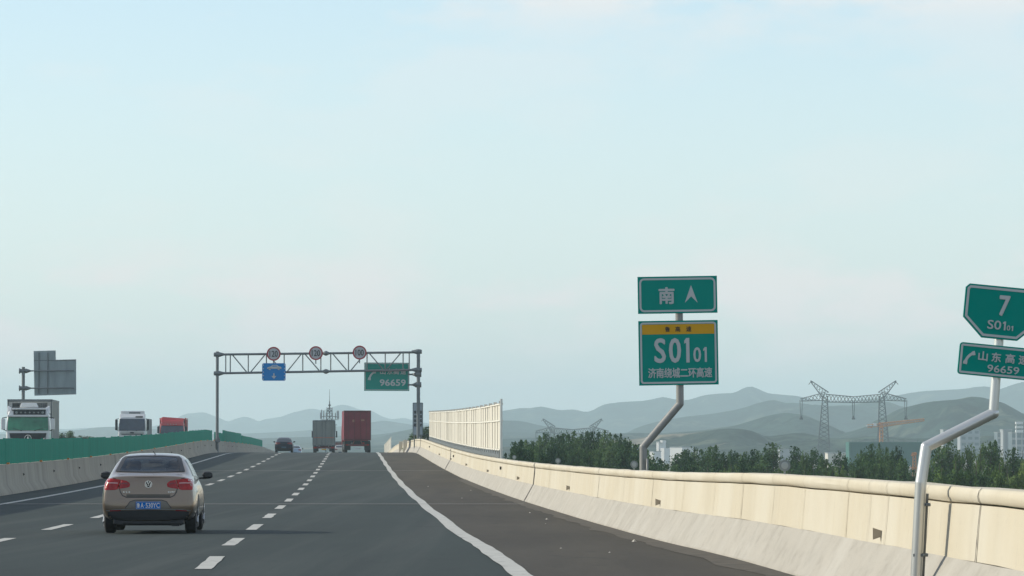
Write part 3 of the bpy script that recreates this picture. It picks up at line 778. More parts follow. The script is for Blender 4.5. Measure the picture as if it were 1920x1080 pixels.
def decal(bvh, polys, axis, off, m, name, parent, start, cuts=3, smooth=True):
    """lay flat outlines onto the body: axis 'y+','y-','x+','x-' = ray direction; polys in the two other coordinates"""
    bm = bmesh.new()
    for poly in polys:
        vs = [bm.verts.new((a, 0, b_)) for a, b_ in poly]
        bm.faces.new(vs)
    bmesh.ops.triangulate(bm, faces=bm.faces[:])
    for _ in range(cuts):
        long = [e_ for e_ in bm.edges if e_.calc_length() > 0.05]
        if not long: break
        bmesh.ops.subdivide_edges(bm, edges=long, cuts=1, use_grid_fill=False)
        bmesh.ops.triangulate(bm, faces=bm.faces[:])
    d = {'y+': Vector((0, 1, 0)), 'y-': Vector((0, -1, 0)), 'x+': Vector((1, 0, 0)), 'x-': Vector((-1, 0, 0))}[axis]
    last = None
    for v in bm.verts:
        a, b_ = v.co.x, v.co.z
        o = Vector((a, start, b_)) if axis[0] == 'y' else Vector((start, a, b_))
        hit, nrm, idx, dist = bvh.ray_cast(o, d)
        if hit is None:
            hit, nrm, idx, dist = bvh.find_nearest(Vector((a, 0.1 if axis == 'y+' else 4.3, b_)) if axis[0] == 'y' else Vector(((-.8 if d.x > 0 else .8), a, b_)))
        if nrm.dot(d) > 0: nrm = -nrm
        v.co = hit + nrm * off
    me = bpy.data.meshes.new(name); bm.normal_update()
    bm.to_mesh(me); bm.free()
    if smooth:
        for p in me.polygons: p.use_smooth = True
    me.materials.append(m)
    o = bpy.data.objects.new(name, me); COL.objects.link(o); o.parent = parent
    return o

def strip2(pts, w): return [[tuple(p) for p in q] for q in ribbon(pts, w)]
def inside(p, poly):
    c = False; n_ = len(poly)
    for i in range(n_):
        a = poly[i]; b_ = poly[(i+1) % n_]
        if (a[1] > p[1]) != (b_[1] > p[1]) and p[0] < (b_[0]-a[0]) * (p[1]-a[1]) / (b_[1]-a[1]) + a[0]: c = not c
    return c
def shrink(poly, k):
    cx = sum(p[0] for p in poly)/len(poly); cy = sum(p[1] for p in poly)/len(poly)
    return [(cx + (p[0]-cx)*k, cy + (p[1]-cy)*k) for p in poly]
def open_pane(body, poly, axis, test, k=.93):
    ip = shrink(poly, k)
    bm = bmesh.new(); bm.from_mesh(body.data); dl = []
    for f in bm.faces:
        c = f.calc_center_median(); q = (c.x, c.z) if axis == 'y' else (c.y, c.z)
        if test(c) and inside(q, ip): dl.append(f)
    bmesh.ops.delete(bm, geom=dl, context='FACES'); bm.to_mesh(body.data); bm.free()
def frame_polys(poly, k):
    i_ = shrink(poly, k); n_ = len(poly)
    return [[poly[j], poly[(j+1) % n_], i_[(j+1) % n_], i_[j]] for j in range(n_)]
def mir(poly): return [(-a, b_) for a, b_ in poly][::-1]

SED = {'stations': [
 (0.00, [(0,.24,.10),(.62,.25,.08),(.76,.36,.06),(.80,.50,.03),(.78,.66,.06),(.765,.82,.08),(.715,.965,.10),(.62,1.02,.14),(0,1.03,.12)]),
 (0.06, [(0,.22,.10),(.66,.24,.06),(.80,.36,.03),(.835,.50,.0),(.815,.68,.02),(.80,.83,.04),(.745,.985,.06),(.64,1.045,.10),(0,1.065,.09)]),
 (0.30, [(0,.19),(.72,.21),(.84,.36),(.865,.52),(.855,.70),(.835,.86),(.78,.995),(.66,1.068),(0,1.09)]),
 (0.56, [(0,.18),(.74,.20),(.86,.36),(.875,.54),(.865,.72),(.845,.87),(.775,1.00),(.655,1.10),(0,1.125)]),
 (0.98, [(0,.18),(.74,.20),(.865,.36),(.885,.54),(.875,.74),(.85,.89),(.765,1.06),(.635,1.30),(0,1.34)]),
 (1.35, [(0,.18),(.74,.20),(.865,.36),(.885,.54),(.875,.74),(.85,.89),(.755,1.10),(.615,1.41),(0,1.45)]),
 (1.90, [(0,.18),(.74,.20),(.865,.36),(.885,.54),(.875,.74),(.85,.89),(.75,1.11),(.615,1.445),(0,1.485)]),
 (2.60, [(0,.18),(.74,.20),(.865,.36),(.885,.54),(.875,.74),(.85,.88),(.75,1.09),(.61,1.42),(0,1.46)]),
 (3.15, [(0,.18),(.74,.20),(.865,.36),(.885,.54),(.875,.72),(.85,.86),(.77,.98),(.66,1.16),(0,1.20)]),
 (3.50, [(0,.18),(.74,.20),(.865,.36),(.88,.54),(.87,.70),(.84,.83),(.78,.90),(.66,.97),(0,.99)]),
 (4.10, [(0,.18),(.72,.20),(.84,.36),(.86,.52),(.83,.66),(.80,.76),(.73,.81),(.62,.85),(0,.88)]),
 (4.45, [(0,.20),(.60,.22),(.70,.34),(.72,.50),(.70,.60),(.66,.67),(.60,.71),(.50,.74),(0,.77)]),
 (4.53, [(0,.26),(.50,.27),(.58,.36),(.60,.48),(.58,.56),(.55,.61),(.50,.65),(.40,.68),(0,.70)]),
]}

def wheel(parent, x, y, r=.315, w=.21):
    s_ = 1 if x > 0 else -1
    m = MB(); m.lathe((x - s_*w, y, r), (s_, 0, 0), [(0, r-.05), (.02, r-.01), (.05, r), (w-.05, r), (w-.02, r-.01), (w, r-.05)], 28)
    t = m.build('wheel', M_tyre, parent, smooth='auto')
    m = MB(); m.lathe((x - s_*.02, y, r), (s_, 0, 0), [(0, .21), (.022, .205)], 20)
    for k in range(5):
        a = 2*math.pi*k/5; c = Vector((x + s_*.006, y, r))
        m.tube(c, c + Vector((0, math.cos(a)*.2, math.sin(a)*.2)), .025, .03, n=6)
    m.build('rim', M_rim, t, smooth='auto')

def make_sedan(label, paint, full=True, plate=None, tall=1.0, name='sedan_car'):
    t = thing(name, (0, 0, 0), label, 'car')
    body, bv = sedan_body(t, paint, SED)
    S = -3.0
    # rear window
    rw = [(-.575, 1.125), (.575, 1.125), (.50, 1.405), (-.50, 1.405)]
    rw = [(-.64, 1.13), (-.3, 1.122), (0, 1.118), (.3, 1.122), (.64, 1.13), (.61, 1.20), (.545, 1.37), (.50, 1.405), (.2, 1.422), (-.2, 1.422), (-.50, 1.405), (-.545, 1.37), (-.61, 1.20)]
    GL_ = M_glass
    if plate:
        GL_ = M_clear
    g_ = decal(bv, [rw], 'y+', .006, GL_, 'rear_window', t, S, 5)
    if plate:
        decal(bv, frame_polys(rw, .87), 'y+', .009, M_blk, 'window_border', g_, S, 4)
        open_pane(body, rw, 'y', lambda c: c.y < 1.7 and c.z > 1.08)
        ws_ = [(-.62, 1.00), (.62, 1.00), (.52, 1.36), (-.52, 1.36)]
        open_pane(body, ws_, 'y', lambda c: c.y > 2.3 and c.z > .98)
        m = MB(); m.box((-.66, .75, 1.02), (.66, 1.25, 1.085)); m.build('parcel_shelf', M_boxd, t, bevel=.02)
        for x in (-.38, .38):
            m = MB(); m.box((x - .13, 1.30, 1.05), (x + .13, 1.40, 1.22)); m.build('rear_headrest', M_boxd, t, bevel=.04)
            m = MB(); m.box((x - .24, 2.15, .55), (x + .24, 2.30, 1.12)); fs_ = m.build('front_seat', M_boxd, t, bevel=.06)
            m = MB(); m.box((x - .13, 2.16, 1.13), (x + .13, 2.27, 1.33)); m.build('headrest', M_boxd, fs_, bevel=.05)
        m = MB(); m.box((-.62, 1.22, .40), (.62, 1.40, 1.08)); m.build('rear_seat', M_boxd, t, bevel=.05)
        m = MB(); m.box((-.60, 2.9, .75), (.60, 3.25, 1.02)); m.build('dashboard', M_blk, t, bevel=.05)
        m = MB(); m.box((-.12, 2.62, 1.27), (.12, 2.65, 1.33)); m.build('inside_mirror', M_blk, t)
    # side windows
    for s_, ax in ((1, 'x-'), (-1, 'x+')):
        decal(bv, [[(1.02, 1.05), (1.9, 1.02), (1.9, 1.36), (1.35, 1.345)], [(1.95, 1.02), (3.02, 1.00), (2.70, 1.33), (1.95, 1.36)]], ax, .006, M_glass, 'side_window', t, s_*3, 5)
        arch = lambda cy: [(cy + .385*math.cos(a), max(.2, .33 + .385*math.sin(a))) for a in [math.pi*k/14 for k in range(15)]]
        decal(bv, [arch(.98)], ax, .004, M_blk, 'wheel_arch', t, s_*3, 4); decal(bv, [arch(3.62)], ax, .004, M_blk, 'wheel_arch', t, s_*3, 4)
        decal(bv, strip2([(1.92, .30), (1.92, 1.02)], .012) + strip2([(.98 + .42, .30), (.98+.42, .6), (1.1, .98)], .012), ax, .003, M_blk, 'door_seam', t, s_*3, 3)
    decal(bv, [[(-.62, 1.00), (.62, 1.00), (.52, 1.36), (-.52, 1.36)]], 'y-', .006, M_clear if plate else M_glass, 'windscreen', t, 7, 5)
    for x in (-.79, .79):
        for y in (.98, 3.62): wheel(t, x + (.055 if x > 0 else -.055), y)
    # tail lamps: outer block on the wing, inner block on the lid
    lo = [(.50, .985), (.60, 1.00), (.70, 1.008), (.775, .995), (.80, .94), (.808, .86), (.795, .80), (.62, .80), (.56, .815), (.53, .90)]
    li = [(.49, .985), (.52, .90), (.55, .82), (.44, .835), (.38, .845), (.345, .86), (.335, .905), (.35, .935), (.40, .965)]
    for s_, nm in ((1, 'r'), (-1, 'l')):
        po = lo if s_ > 0 else mir(lo); pi_ = li if s_ > 0 else mir(li)
        a = decal(bv, [po], 'y+', .006, M_tail if full else M_taild, 'tail_light', t, S, 4)
        b_ = decal(bv, [pi_], 'y+', .006, M_tail if full else M_taild, 'tail_light', t, S, 4)
        st_ = [(.56, .925), (.68, .93), (.78, .925)] if s_ > 0 else [(-.56, .925), (-.68, .93), (-.78, .925)]
        decal(bv, strip2(st_, .020), 'y+', .010, M_tailw if full else M_taild, 'clear_lens', a, S, 3)
        st_ = [(s_*.38, .915), (s_*.50, .925)]
        decal(bv, strip2(st_, .022), 'y+', .010, M_taild, 'reverse_lens', b_, S, 3)
    # boot lid seam, boot lip shade painted as a dark bronze strip
    seam = [(-.655, 1.02), (-.60, 1.005), (-.545, .90), (-.51, .76), (-.47, .70), (-.40, .668), (.40, .668), (.47, .70), (.51, .76), (.545, .90), (.60, 1.005), (.655, 1.02)]
    decal(bv, strip2(seam, .016), 'y+', .004, M_blk, 'boot_seam', t, S, 4)
    decal(bv, strip2([(-.40, .700), (.40, .700)], .045), 'y+', .005, M_boxd if paint is not M_gold else mat('bronze_lip_shade', (.10, .088, .07), .5, .3), 'lip_shade_strip', t, S, 4) if full else None
    # bumper: plate recess, crease, black valance
    if full:
        rec = [(-.42, .465), (.42, .465), (.33, .585), (.24, .612), (-.24, .612), (-.33, .585)]
        decal(bv, [rec], 'y+', .004, mat('bumper_recess_tone', (.175, .16, .135), .45, .3), 'plate_recess', t, S, 4)  # flat decal in a duller bronze than the body
        decal(bv, strip2([(-.42, .47), (-.33, .590), (-.24, .617), (.24, .617), (.33, .590), (.42, .47)], .012), 'y+', .007, M_blk, 'recess_edge', t, S, 4)
    val = [(-.70, .255), (.70, .255), (.735, .33), (.74, .40), (.60, .425), (0, .435), (-.60, .425), (-.74, .40), (-.735, .33)]
    decal(bv, [val], 'y+', .007, M_blk, 'lower_bumper', t, S, 5)
    m = MB(); m.box((-.64, .12, .175), (.64, .5, .30)); m.box((-.60, .3, .15), (.60, 4.2, .22)); m.build('underbody', M_blk, t, bevel=.02)
    # chrome-ish crease above the valance, red reflectors
    decal(bv, strip2([(-.77, .425), (-.60, .447), (0, .455), (.60, .447), (.77, .425)], .014), 'y+', .012, M_rim if full else M_blk, 'bumper_trim', t, S, 4)
    for s_ in (-1, 1):
        decal(bv, strip2([(s_*.50, .432), (s_*.70, .425)], .020), 'y+', .014, M_taild, 'bumper_reflector', t, S, 3)
        m = MB(); m.tube((s_*.50, .10, .20), (s_*.50, .5, .20), .035, n=12) if s_ < 0 else m.box((.42, .15, .14), (.56, .5, .22)); m.build('exhaust', M_blk, t, smooth='auto')
    # mirrors
    for s_ in (-1, 1):
        m = MB()
        m.lathe((s_*.86, 2.98, 1.055), (s_, .05, .0), [(0, .03), (.02, .075), (.07, .095), (.14, .09), (.19, .055), (.20, .02)], 16)
        for v in m.v: v.y = 2.98 + (v.y - 2.98) * .8; v.z = 1.05 + (v.z - 1.055) * .74
        m.box((s_*.80, 2.96, .975), (s_*.93, 3.02, 1.01))
        mr_ = m.build('wing_mirror', M_blk, t, smooth='auto')
        m = MB(); m.prism([(s_*.885, 2.903, 1.02), (s_*1.04, 2.903, 1.015), (s_*1.04, 2.903, 1.09), (s_*.89, 2.903, 1.10)], (0, .004, 0)); m.build('mirror_glass', M_glass, mr_)
    # rear plate and lettering
    def rear_y(x, z): 
        h = bv.ray_cast(Vector((x, S, z)), Vector((0, 1, 0)))[0]; return h.y if h else 0.1
    yp = rear_y(0, .52) - .012
    m = MB(); m.box((-.225, yp - .01, .452), (.225, yp, .59)); pl_ = m.build('number_plate', M_plate if plate else MATS.get('dull_plate') or mat('dull_plate', (.03, .08, .12), .5), t)
    if plate:
        def tx(s, x0, x1, z0, z1, y, mt, bold, par, nm='lettering'):
            vs, fs = text_pts(s, 0)
            a0 = min(v.x for v in vs); a1 = max(v.x for v in vs); c0 = min(v.y for v in vs); c1 = max(v.y for v in vs)
            mb = MB(); sh = .0022; mt = M_bwhite
            for q, (ox, oz) in enumerate(((0, 0), (1, 0), (-1, 0), (0, 1), (0, -1))):
                mb.add([(x0 + ox*sh + (v.x-a0)/(a1-a0)*(x1-x0), y - q*.0005, z0 + oz*sh + (v.y-c0)/(c1-c0)*(z1-z0)) for v in vs], fs)
            mb.build(nm, mt, par)
        tx(plate[0], -.205, -.155, .478, .565, yp - .013, M_swhite, .02, pl_)
        tx(plate[1], -.135, -.085, .478, .565, yp - .013, M_swhite, .03, pl_)
        tx(plate[2], -.045, .205, .478, .565, yp - .013, M_swhite, .03, pl_)
        m = MB(); m.lathe((-.065, yp - .013, .52), (0, 1, 0), [(0, .007), (.003, .007)], 8); m.build('lettering', M_swhite, pl_)
        m = MB(); z0 = .452; o4 = [(-.217, .458), (.217, .458), (.217, .584), (-.217, .584)]; i4 = [(-.212, .463), (.212, .463), (.212, .579), (-.212, .579)]
        m.ring([(a, yp - .014, b_) for a, b_ in o4], [(a, yp - .014, b_) for a, b_ in i4], (0, .002, 0)); m.build('plate_border', M_swhite, pl_)
        # round badge: ring with a V over a W
        yb_ = rear_y(0, .90) - .02; zc = .905
        m = MB(); Nn = 28
        ci = lambda r_: [(r_*math.cos(2*math.pi*k/Nn), yb_, zc + r_*math.sin(2*math.pi*k/Nn)) for k in range(Nn)]
        m.ring(ci(.068), ci(.056), (0, .012, 0)); em_ = m.build('badge', M_chrome, t)
        m = MB()
        for poly in ribbon([(-.026, .052), (0, .006), (.026, .052)], .019) + ribbon([(-.052, .022), (-.024, -.048), (0, -.004), (.024, -.048), (.052, .022)], .019):
            m.prism([(a, yb_, zc + b_) for a, b_ in poly], (0, .010, 0))
        m.build('badge_letters', M_chrome, em_)
        m = MB(); m.lathe((0, yb_ + .012, zc), (0, 1, 0), [(0, .058), (.003, .058)], 24); m.build('badge_field', M_blk, em_)
        yl = rear_y(.42, .765) - .012
        m = MB()
        for k in range(4): m.box((.36 + k*.032, yl, .752), (.384 + k*.032, yl + .006, .775))
        for k in range(3): m.box((-.46 + k*.05, yl, .752), (-.432 + k*.05, yl + .006, .775))
        m.build('model_script', M_chrome, t)
        # interior shapes seen through the pane: parcel shelf and head rests behind the glass read as tints
        m = MB(); m.tube((.05, 1.50, 1.452), (.02, 1.36, 1.50), .008); m.build('roof_aerial', M_blk, t)
    return t

GOLD = make_sedan('bronze sedan with red tail lights and blue number plate, nearest car on the road', M_gold, True, ('鲁', 'A', '530YC'))
cx_ = (278.5 - 960) / (F / 78.0)
GOLD.location = (cx_, 78.0, rz(78.0)); GOLD.scale = (.965, .965, .965); GOLD.rotation_euler = (-0.001, 0, 0.028)
def car_at(o, px, D, yaw=HEAD, pitch=0):
    o.location = ((px - 960) * D / F, D, rz(D)); o.rotation_euler = (pitch, 0, yaw)
blk = make_sedan('dark blue-black sedan cresting the rise beside the left median barrier', mat('dark_blue_car_paint', (0.012, 0.016, 0.028), .45, .1, spec=.2, coat=.1), False)
car_at(blk, 532.5, 425, HEAD)
blu = make_sedan('pale blue sedan half hidden over the crest, just right of the dark sedan', mat('pale_blue_car_paint', (0.22, 0.30, 0.38), .3, .4, coat=.6), False)
car_at(blu, 554, 600, HEAD)
sil = make_sedan('cream sedan showing only its roof between the grey box truck and the red container truck', mat('cream_car_paint', (0.42, 0.40, 0.33), .35, .2, coat=.6), False)
car_at(sil, 638, 590, HEAD)

# ------------------------------------------------------------------ lorries
def truck_wheel(parent, x, y, r=.50, w=.30):
    s_ = 1 if x > 0 else -1
    m = MB(); m.lathe((x - s_*w, y, r), (s_, 0, 0), [(0, r-.07), (.03, r), (w-.03, r), (w, r-.07)], 22); t = m.build('wheel', M_tyre, parent, smooth='auto')
    m = MB(); m.lathe((x - s_*.04, y, r), (s_, 0, 0), [(0, .30), (.045, .28), (.05, .12)], 18); m.build('rim', M_rim, t, smooth='auto')

def cab_shell(parent, paint, y, w=2.48, zb=.55, zt=3.0, ln=2.1, roof=None):
    """tractor cab, front faces +y at y; returns nothing"""
    h = w / 2; m = MB()
    sec = [(-ln, 1.0), (-.25, 1.0), (-.06, .985), (0, .94)]
    prof = [(0.90, zb), (.97, zb + .2), (1.0, 1.3), (1.0, 1.95), (.965, zt - .25), (.90, zt), (.6, zt + .06)]
    full = prof + [(-a, b_) for a, b_ in prof[::-1]]
    vs = []
    for yy, k in sec:
        for a, b_ in full:
            lean = -(b_ - 1.95) * .14 if b_ > 1.95 else 0
            vs.append((a * h * k, y + yy + (lean if yy > -1 else 0), b_))
    n_ = len(full); fs = [(i*n_+k, i*n_+(k+1) % n_, (i+1)*n_+(k+1) % n_, (i+1)*n_+k) for i in range(3) for k in range(n_)]
    for b_ in (0, 3*n_):
        for k in range(len(prof) - 1): fs.append((b_ + k, b_ + k + 1, b_ + n_ - 2 - k, b_ + n_ - 1 - k))
    m.add(vs, fs); return m.build('cab', paint, parent, smooth='auto')

def cab_front(t, paint, y, glass, style, zw0=1.98, zw1=2.90, w=2.48):
    h = w / 2
    Y = lambda z: y - max(0, z - 1.95) * .14 + .005
    q = lambda x, z, o=.012: (x, Y(z) + o, z)
    def panel(poly, mt, name, o=.012, th=.03, par=t):
        m = MB(); m.prism([q(x, z, o) for x, z in poly], (0, th, 0)); return m.build(name, mt, par, bevel=.008)
    ws = panel([(-h*.93, zw0), (h*.93, zw0), (h*.90, zw1), (-h*.90, zw1)], glass, 'windscreen')
    for x in (-.35, .35):
        m = MB(); m.tube(q(x, zw0 - .02, .06), q(x + .62 * (1 if x > 0 else -1) * .8, zw0 + .12, .06), .014, n=6); m.build('wiper', M_blk, ws)
    for s_ in (-1, 1):
        m = MB(); m.box((s_*(h+.04), y - .16, zw0 + .05), (s_*(h+.27), y + .02, zw1 - .08)); mm = m.build('mirror', paint if style == 1 else M_blk, t, bevel=.04)
        m = MB(); m.tube((s_*(h-.05), y - .1, zw1), (s_*(h+.2), y - .04, zw1 - .05), .025); m.tube((s_*(h-.05), y - .1, zw0 - .03), (s_*(h+.2), y - .04, zw0 + .08), .025); m.tube((s_*(h+.2), y - .04, zw0 + .05), (s_*(h+.2), y - .04, zw1 - .03), .02); m.build('mirror_arm', M_blk, t, smooth='auto')
    if style == 1:
        panel([(-h*.78, 1.50), (-h*.60, .75), (h*.60, .75), (h*.78, 1.50), (h*.84, 1.90), (-h*.84, 1.90)], M_blk, 'grille', .02, .04)
        m = MB()
        for k in range(9):
            x = -.68 + k * .17; m.prism([q(x - .022, .9, .065), q(x + .022, .9, .065), q(x * 1.1 + .016, 1.52 - abs(x)*.05, .065), q(x * 1.1 - .016, 1.52 - abs(x)*.05, .065)], (0, .02, 0))
        m.build('grille_slat', M_chrome, t)
        for s_ in (-1, 1):
            m = MB()
            for poly in ribbon([(s_*.92, 1.62), (s_*.80, 1.45), (s_*.78, 1.0)], .05): m.prism([q(x, z, .062) for x, z in poly], (0, .015, 0))
            m.build('chrome_strip', M_chrome, t)
        # round emblem: three pointed star in a ring
        N_ = 24; c = (0, 1.60); ci = lambda r_: [q(c[0] + r_*math.cos(2*math.pi*k/N_), c[1] + r_*math.sin(2*math.pi*k/N_), .09) for k in range(N_)]
        m = MB(); m.ring(ci(.20), ci(.175), (0, .02, 0))
        for k in range(3):
            a = math.pi/2 + 2*math.pi*k/3
            m.prism([q(c[0] + .185*math.cos(a), c[1] + .185*math.sin(a), .09), q(c[0] + .04*math.cos(a+1.05), c[1] + .04*math.sin(a+1.05), .09), q(*c, .09), q(c[0] + .04*math.cos(a-1.05), c[1] + .04*math.sin(a-1.05), .09)], (0, .02, 0))
        m.build('emblem', M_chrome, t)
    for s_ in (-1, 1):
        m = MB(); m.box((s_*.75, y - .02, .72), (s_*1.12, y + .05, .95)); m.build('headlight', M_lens, t, bevel=.02)
    m = MB(); m.box((-h*.97, y - .1, .38), (h*.97, y + .08, .68)); m.build('bumper', paint, t, bevel=.04)

def oncoming(name, label, px, D, yaw):
    t = thing(name, (0, 0, 0), label, 'truck'); return t
def place(t, px, D, yaw):
    t.location = ((px - 960) * D / F, D, rz(D)); t.rotation_euler = (0, 0, yaw)

# white tractor with light bar, windscreen with its green reflection painted in
t = oncoming('articulated_truck', '', 0, 0, 0); t['label'] = 'white articulated truck with roof light bar and green-reflecting windscreen, leftmost of the oncoming trucks'
cab_shell(t, M_cwhite, 0, zt=3.12)
cab_front(t, M_cwhite, 0, M_wglass, 1, 2.05, 2.80)
m = MB(); m.box((-1.16, -.30, 2.82), (1.16, .04, 2.93)); m.build('sun_visor', M_cwhite, t, bevel=.02)
m = MB(); m.box((-.98, -.42, 2.94), (.82, -.06, 3.20)); lbx = m.build('light_box', M_blk, t)
for k in range(7):
    m = MB(); m.lathe((-.82 + k * .245, -.06, 3.06), (0, 1, 0), [(0, .075 if k in (0, 6) else .05), (.02, .04)], 12); m.build('roof_lamp', M_lens, lbx, smooth='auto')
m = MB(); m.box((-.98, -.44, 3.22), (.90, -.02, 3.32)); m.build('light_bar', M_cwhite, t, bevel=.03)
m = MB(); m.prism([(-.55, -.5, 3.34), (.5, -.5, 3.34), (.40, -.5, 3.60), (-.45, -.5, 3.60)], (0, -.9, 0)); m.build('roof_air_unit', M_cwhite, t, bevel=.05)
for s_ in (-1, 1):
    m = MB(); m.prism([(s_*1.22, -.3, 3.0), (s_*1.0, -.3, 3.0), (s_*.95, -.5, 3.32), (s_*1.16, -.6, 3.45)], (0, -1.4, 0)); m.build('roof_fairing', M_cwhite, t, bevel=.03)
m = MB(); m.box((-1.25, -15.5, 1.15), (1.25, -2.5, 3.80)); bx = m.build('box_body', M_tarp, t, bevel=.03)
m = MB(); m.box((-1.27, -2.52, 3.70), (1.27, -2.45, 3.83)); m.box((-1.27, -2.52, 1.1), (-1.2, -2.45, 3.8)); m.box((1.2, -2.52, 1.1), (1.27, -2.45, 3.8)); m.box((-1.27, -15.5, 3.72), (-1.24, -2.5, 3.83)); m.build('box_frame', M_steel, bx)
m = MB(); m.box((-1.0, -2.53, 1.8), (1.0, -2.5, 3.62)); m.build('bulkhead', M_boxd, bx)
m = MB()
for k in range(12): m.box((-1.275, -15 + k, 1.2), (-1.25, -14.9 + k, 3.7))
m.build('side_rib', M_tarp, bx)
m = MB(); m.box((-.5, -15.3, .75), (.5, -.5, 1.13)); m.build('chassis', M_blk, t)
for y in (-1.2, -4.3, -5.6, -12, -13.3, -14.6):
    for x in (-1.22, 1.22): truck_wheel(t, x, y)
place(t, 53, 250, math.pi + HEAD - .035 * -1)
TR1 = t
# second: white cab, dark screen, smaller grey box
t = thing('box_truck', (0,0,0), 'white cab truck with wide blue-black windscreen and low grey box, middle of the oncoming trucks', 'truck')
cab_shell(t, M_cwhite, 0, zt=3.10)
cab_front(t, M_cwhite, 0, M_wdark, 2, 1.95, 3.02)
m = MB(); m.prism([(-1.12, -.16, 3.05), (1.12, -.16, 3.05), (1.12, -.5, 3.45), (-1.12, -.5, 3.45)], (0, -1.2, 0)); m.build('roof_cap', M_cwhite, t, bevel=.05)
m = MB(); m.box((-1.05, -1.7, 3.3), (1.05, -.6, 3.72)); m.build('roof_deflector', M_cwhite, t, bevel=.08)
m = MB(); m.prism([(-.95, -.14, 3.13), (-.30, -.14, 3.13), (-.30, -.22, 3.25), (-.95, -.22, 3.25)], (0, .02, 0)); m.build('roof_vent', M_blk, t)
m = MB(); m.box((-.7, -.62, 3.48), (.3, -.58, 3.62)); m.build('roof_lamp_strip', M_boxd, t)
m = MB(); m.prism([(-1.1, .015, 1.62), (1.1, .015, 1.62), (1.0, .015, 1.88), (-1.0, .015, 1.88)], (0, .04, 0)); gp_ = m.build('grille', M_tarp, t)
m = MB(); m.box((-.95, .03, 1.60), (.95, .07, 1.68)); m.box((-.16, .03, 1.72), (.16, .08, 1.84)); m.build('grille_badge_bar', M_blk, gp_)
m = MB(); m.box((-1.20, -12.5, 1.1), (1.20, -2.4, 3.05)); m.build('box_body', M_boxd, t, bevel=.12)
m = MB(); m.box((-.5, -12.3, .7), (.5, -.5, 1.08)); m.build('chassis', M_blk, t)
for y in (-1.2, -9.5, -10.8):
    for x in (-1.2, 1.2): truck_wheel(t, x, y)
place(t, 248, 395, math.pi + HEAD)
# third: red tractor with red load
t = thing('dump_truck', (0,0,0), 'red truck with dark windscreen and red tipper body, rightmost of the oncoming trucks', 'truck')
cab_shell(t, M_cred, 0, zt=3.15)
cab_front(t, M_blk, 0, M_wdark, 3, 1.95, 2.75)
m = MB(); m.prism([(-1.14, -.02, 2.78), (1.14, -.02, 2.78), (1.12, -.08, 3.08), (-1.12, -.08, 3.08)], (0, .08, 0)); m.build('sun_visor', M_cred, t, bevel=.02)
m = MB()
for k in range(4): m.lathe((-.42 + k * .28, .06, 2.90), (0, 1, 0), [(0, .05), (.02, .04)], 10)
m.build('visor_lamps', M_lens, t)
m = MB(); m.prism([(-1.14, -.2, 3.15), (1.14, -.2, 3.15), (1.20, -.5, 3.52), (.95, -.5, 3.66), (-.95, -.5, 3.52), (-1.2, -.5, 3.50)], (0, -1.1, 0)); m.build('roof_deflector', M_cred, t, bevel=.04)
m = MB(); m.box((-1.27, -9.5, 1.2), (1.27, -2.4, 3.45)); bx = m.build('tipper_body', M_dred, t)
m = MB()
for k in range(8): m.box((-1.34, -9.4 + k, 1.2), (-1.27, -9.25 + k, 3.5)); m.box((1.27, -9.4 + k, 1.2), (1.34, -9.25 + k, 3.5))
m.box((-1.36, -9.5, 3.4), (-1.2, -2.4, 3.55)); m.box((1.2, -9.5, 3.4), (1.36, -2.4, 3.55)); m.build('body_rib', M_cred, bx)
m = MB(); m.box((-.5, -9.3, .7), (.5, -.5, 1.15)); m.build('chassis', M_blk, t)
for y in (-1.2, -6.6, -7.9):
    for x in (-1.2, 1.2): truck_wheel(t, x, y)
place(t, 323, 450, math.pi + HEAD + .01)

# red container truck, rear view (rear end at y=0, drives +y)
t = thing('container_truck', (0,0,0), 'dark red container truck seen from behind in the right lane at the crest', 'truck')
m = MB(); ww = 1.22; z0, z1 = 1.10, 3.80; nseg = 44; vs = []
for s_ in (-1, 1):
    m2 = MB(); vs = []
    for k in range(nseg * 2 + 1):
        y = .15 + 11.9 * k / (nseg * 2); x = s_ * (ww - (.036 if (k // 2) % 2 else 0)); vs += [(x, y, z0 + .15), (x, y, z1 - .1)]
    m.add(vs, [(2*k, 2*k+1, 2*k+3, 2*k+2) for k in range(nseg*2)])
m.box((-ww + .04, .1, z0 + .02), (ww - .04, 12.1, z1 - .03)); m.build('container', M_rcont, t)
m = MB()
for s_ in (-1, 1): m.box((s_*ww - .08 if s_ > 0 else s_*ww, 0, z0), (s_*ww if s_ > 0 else s_*ww + .08, .14, z1)); m.box((s_*(ww) - (.05 if s_ > 0 else 0), .1, z1 - .12), (s_*ww + (0 if s_ > 0 else .05), 12.15, z1)); m.box((s_*(ww) - (.05 if s_ > 0 else 0), .1, z0), (s_*ww + (0 if s_ > 0 else .05), 12.15, z0 + .16))
m.box((-ww + .08, 0, z1 - .14), (ww - .08, .14, z1 - .002)); m.box((-ww + .08, 0, z0 + .002), (ww - .08, .14, z0 + .14)); m.build('container_frame', mat('container_frame_red', (0.10, 0.012, 0.018), .55), t)
for s_ in (-1, 1):
    m = MB(); x0, x1 = (.012, ww - .085) if s_ > 0 else (-ww + .085, -.012); m.box((x0, .035, z0 + .145), (x1, .08, z1 - .145)); d_ = m.build('rear_door', M_rcont, t)
    m = MB()
    for x in (s_*.28, s_*.80): m.tube((x, .015, z0 + .05), (x, .015, z1 - .05), .018, n=6)
    m.build('lock_bar', MATS['container_frame_red'], d_, smooth='auto')
    m = MB(); m.box((s_*.35 - .12, .028, 2.75), (s_*.35 + .12, .033, 2.98)) if s_ < 0 else m.box((.32, .028, 2.85), (.62, .033, 3.0)); m.build('door_marking', mat('faded_marking', (.28, .12, .08), .7) if s_ < 0 else MATS['faded_marking'], d_)
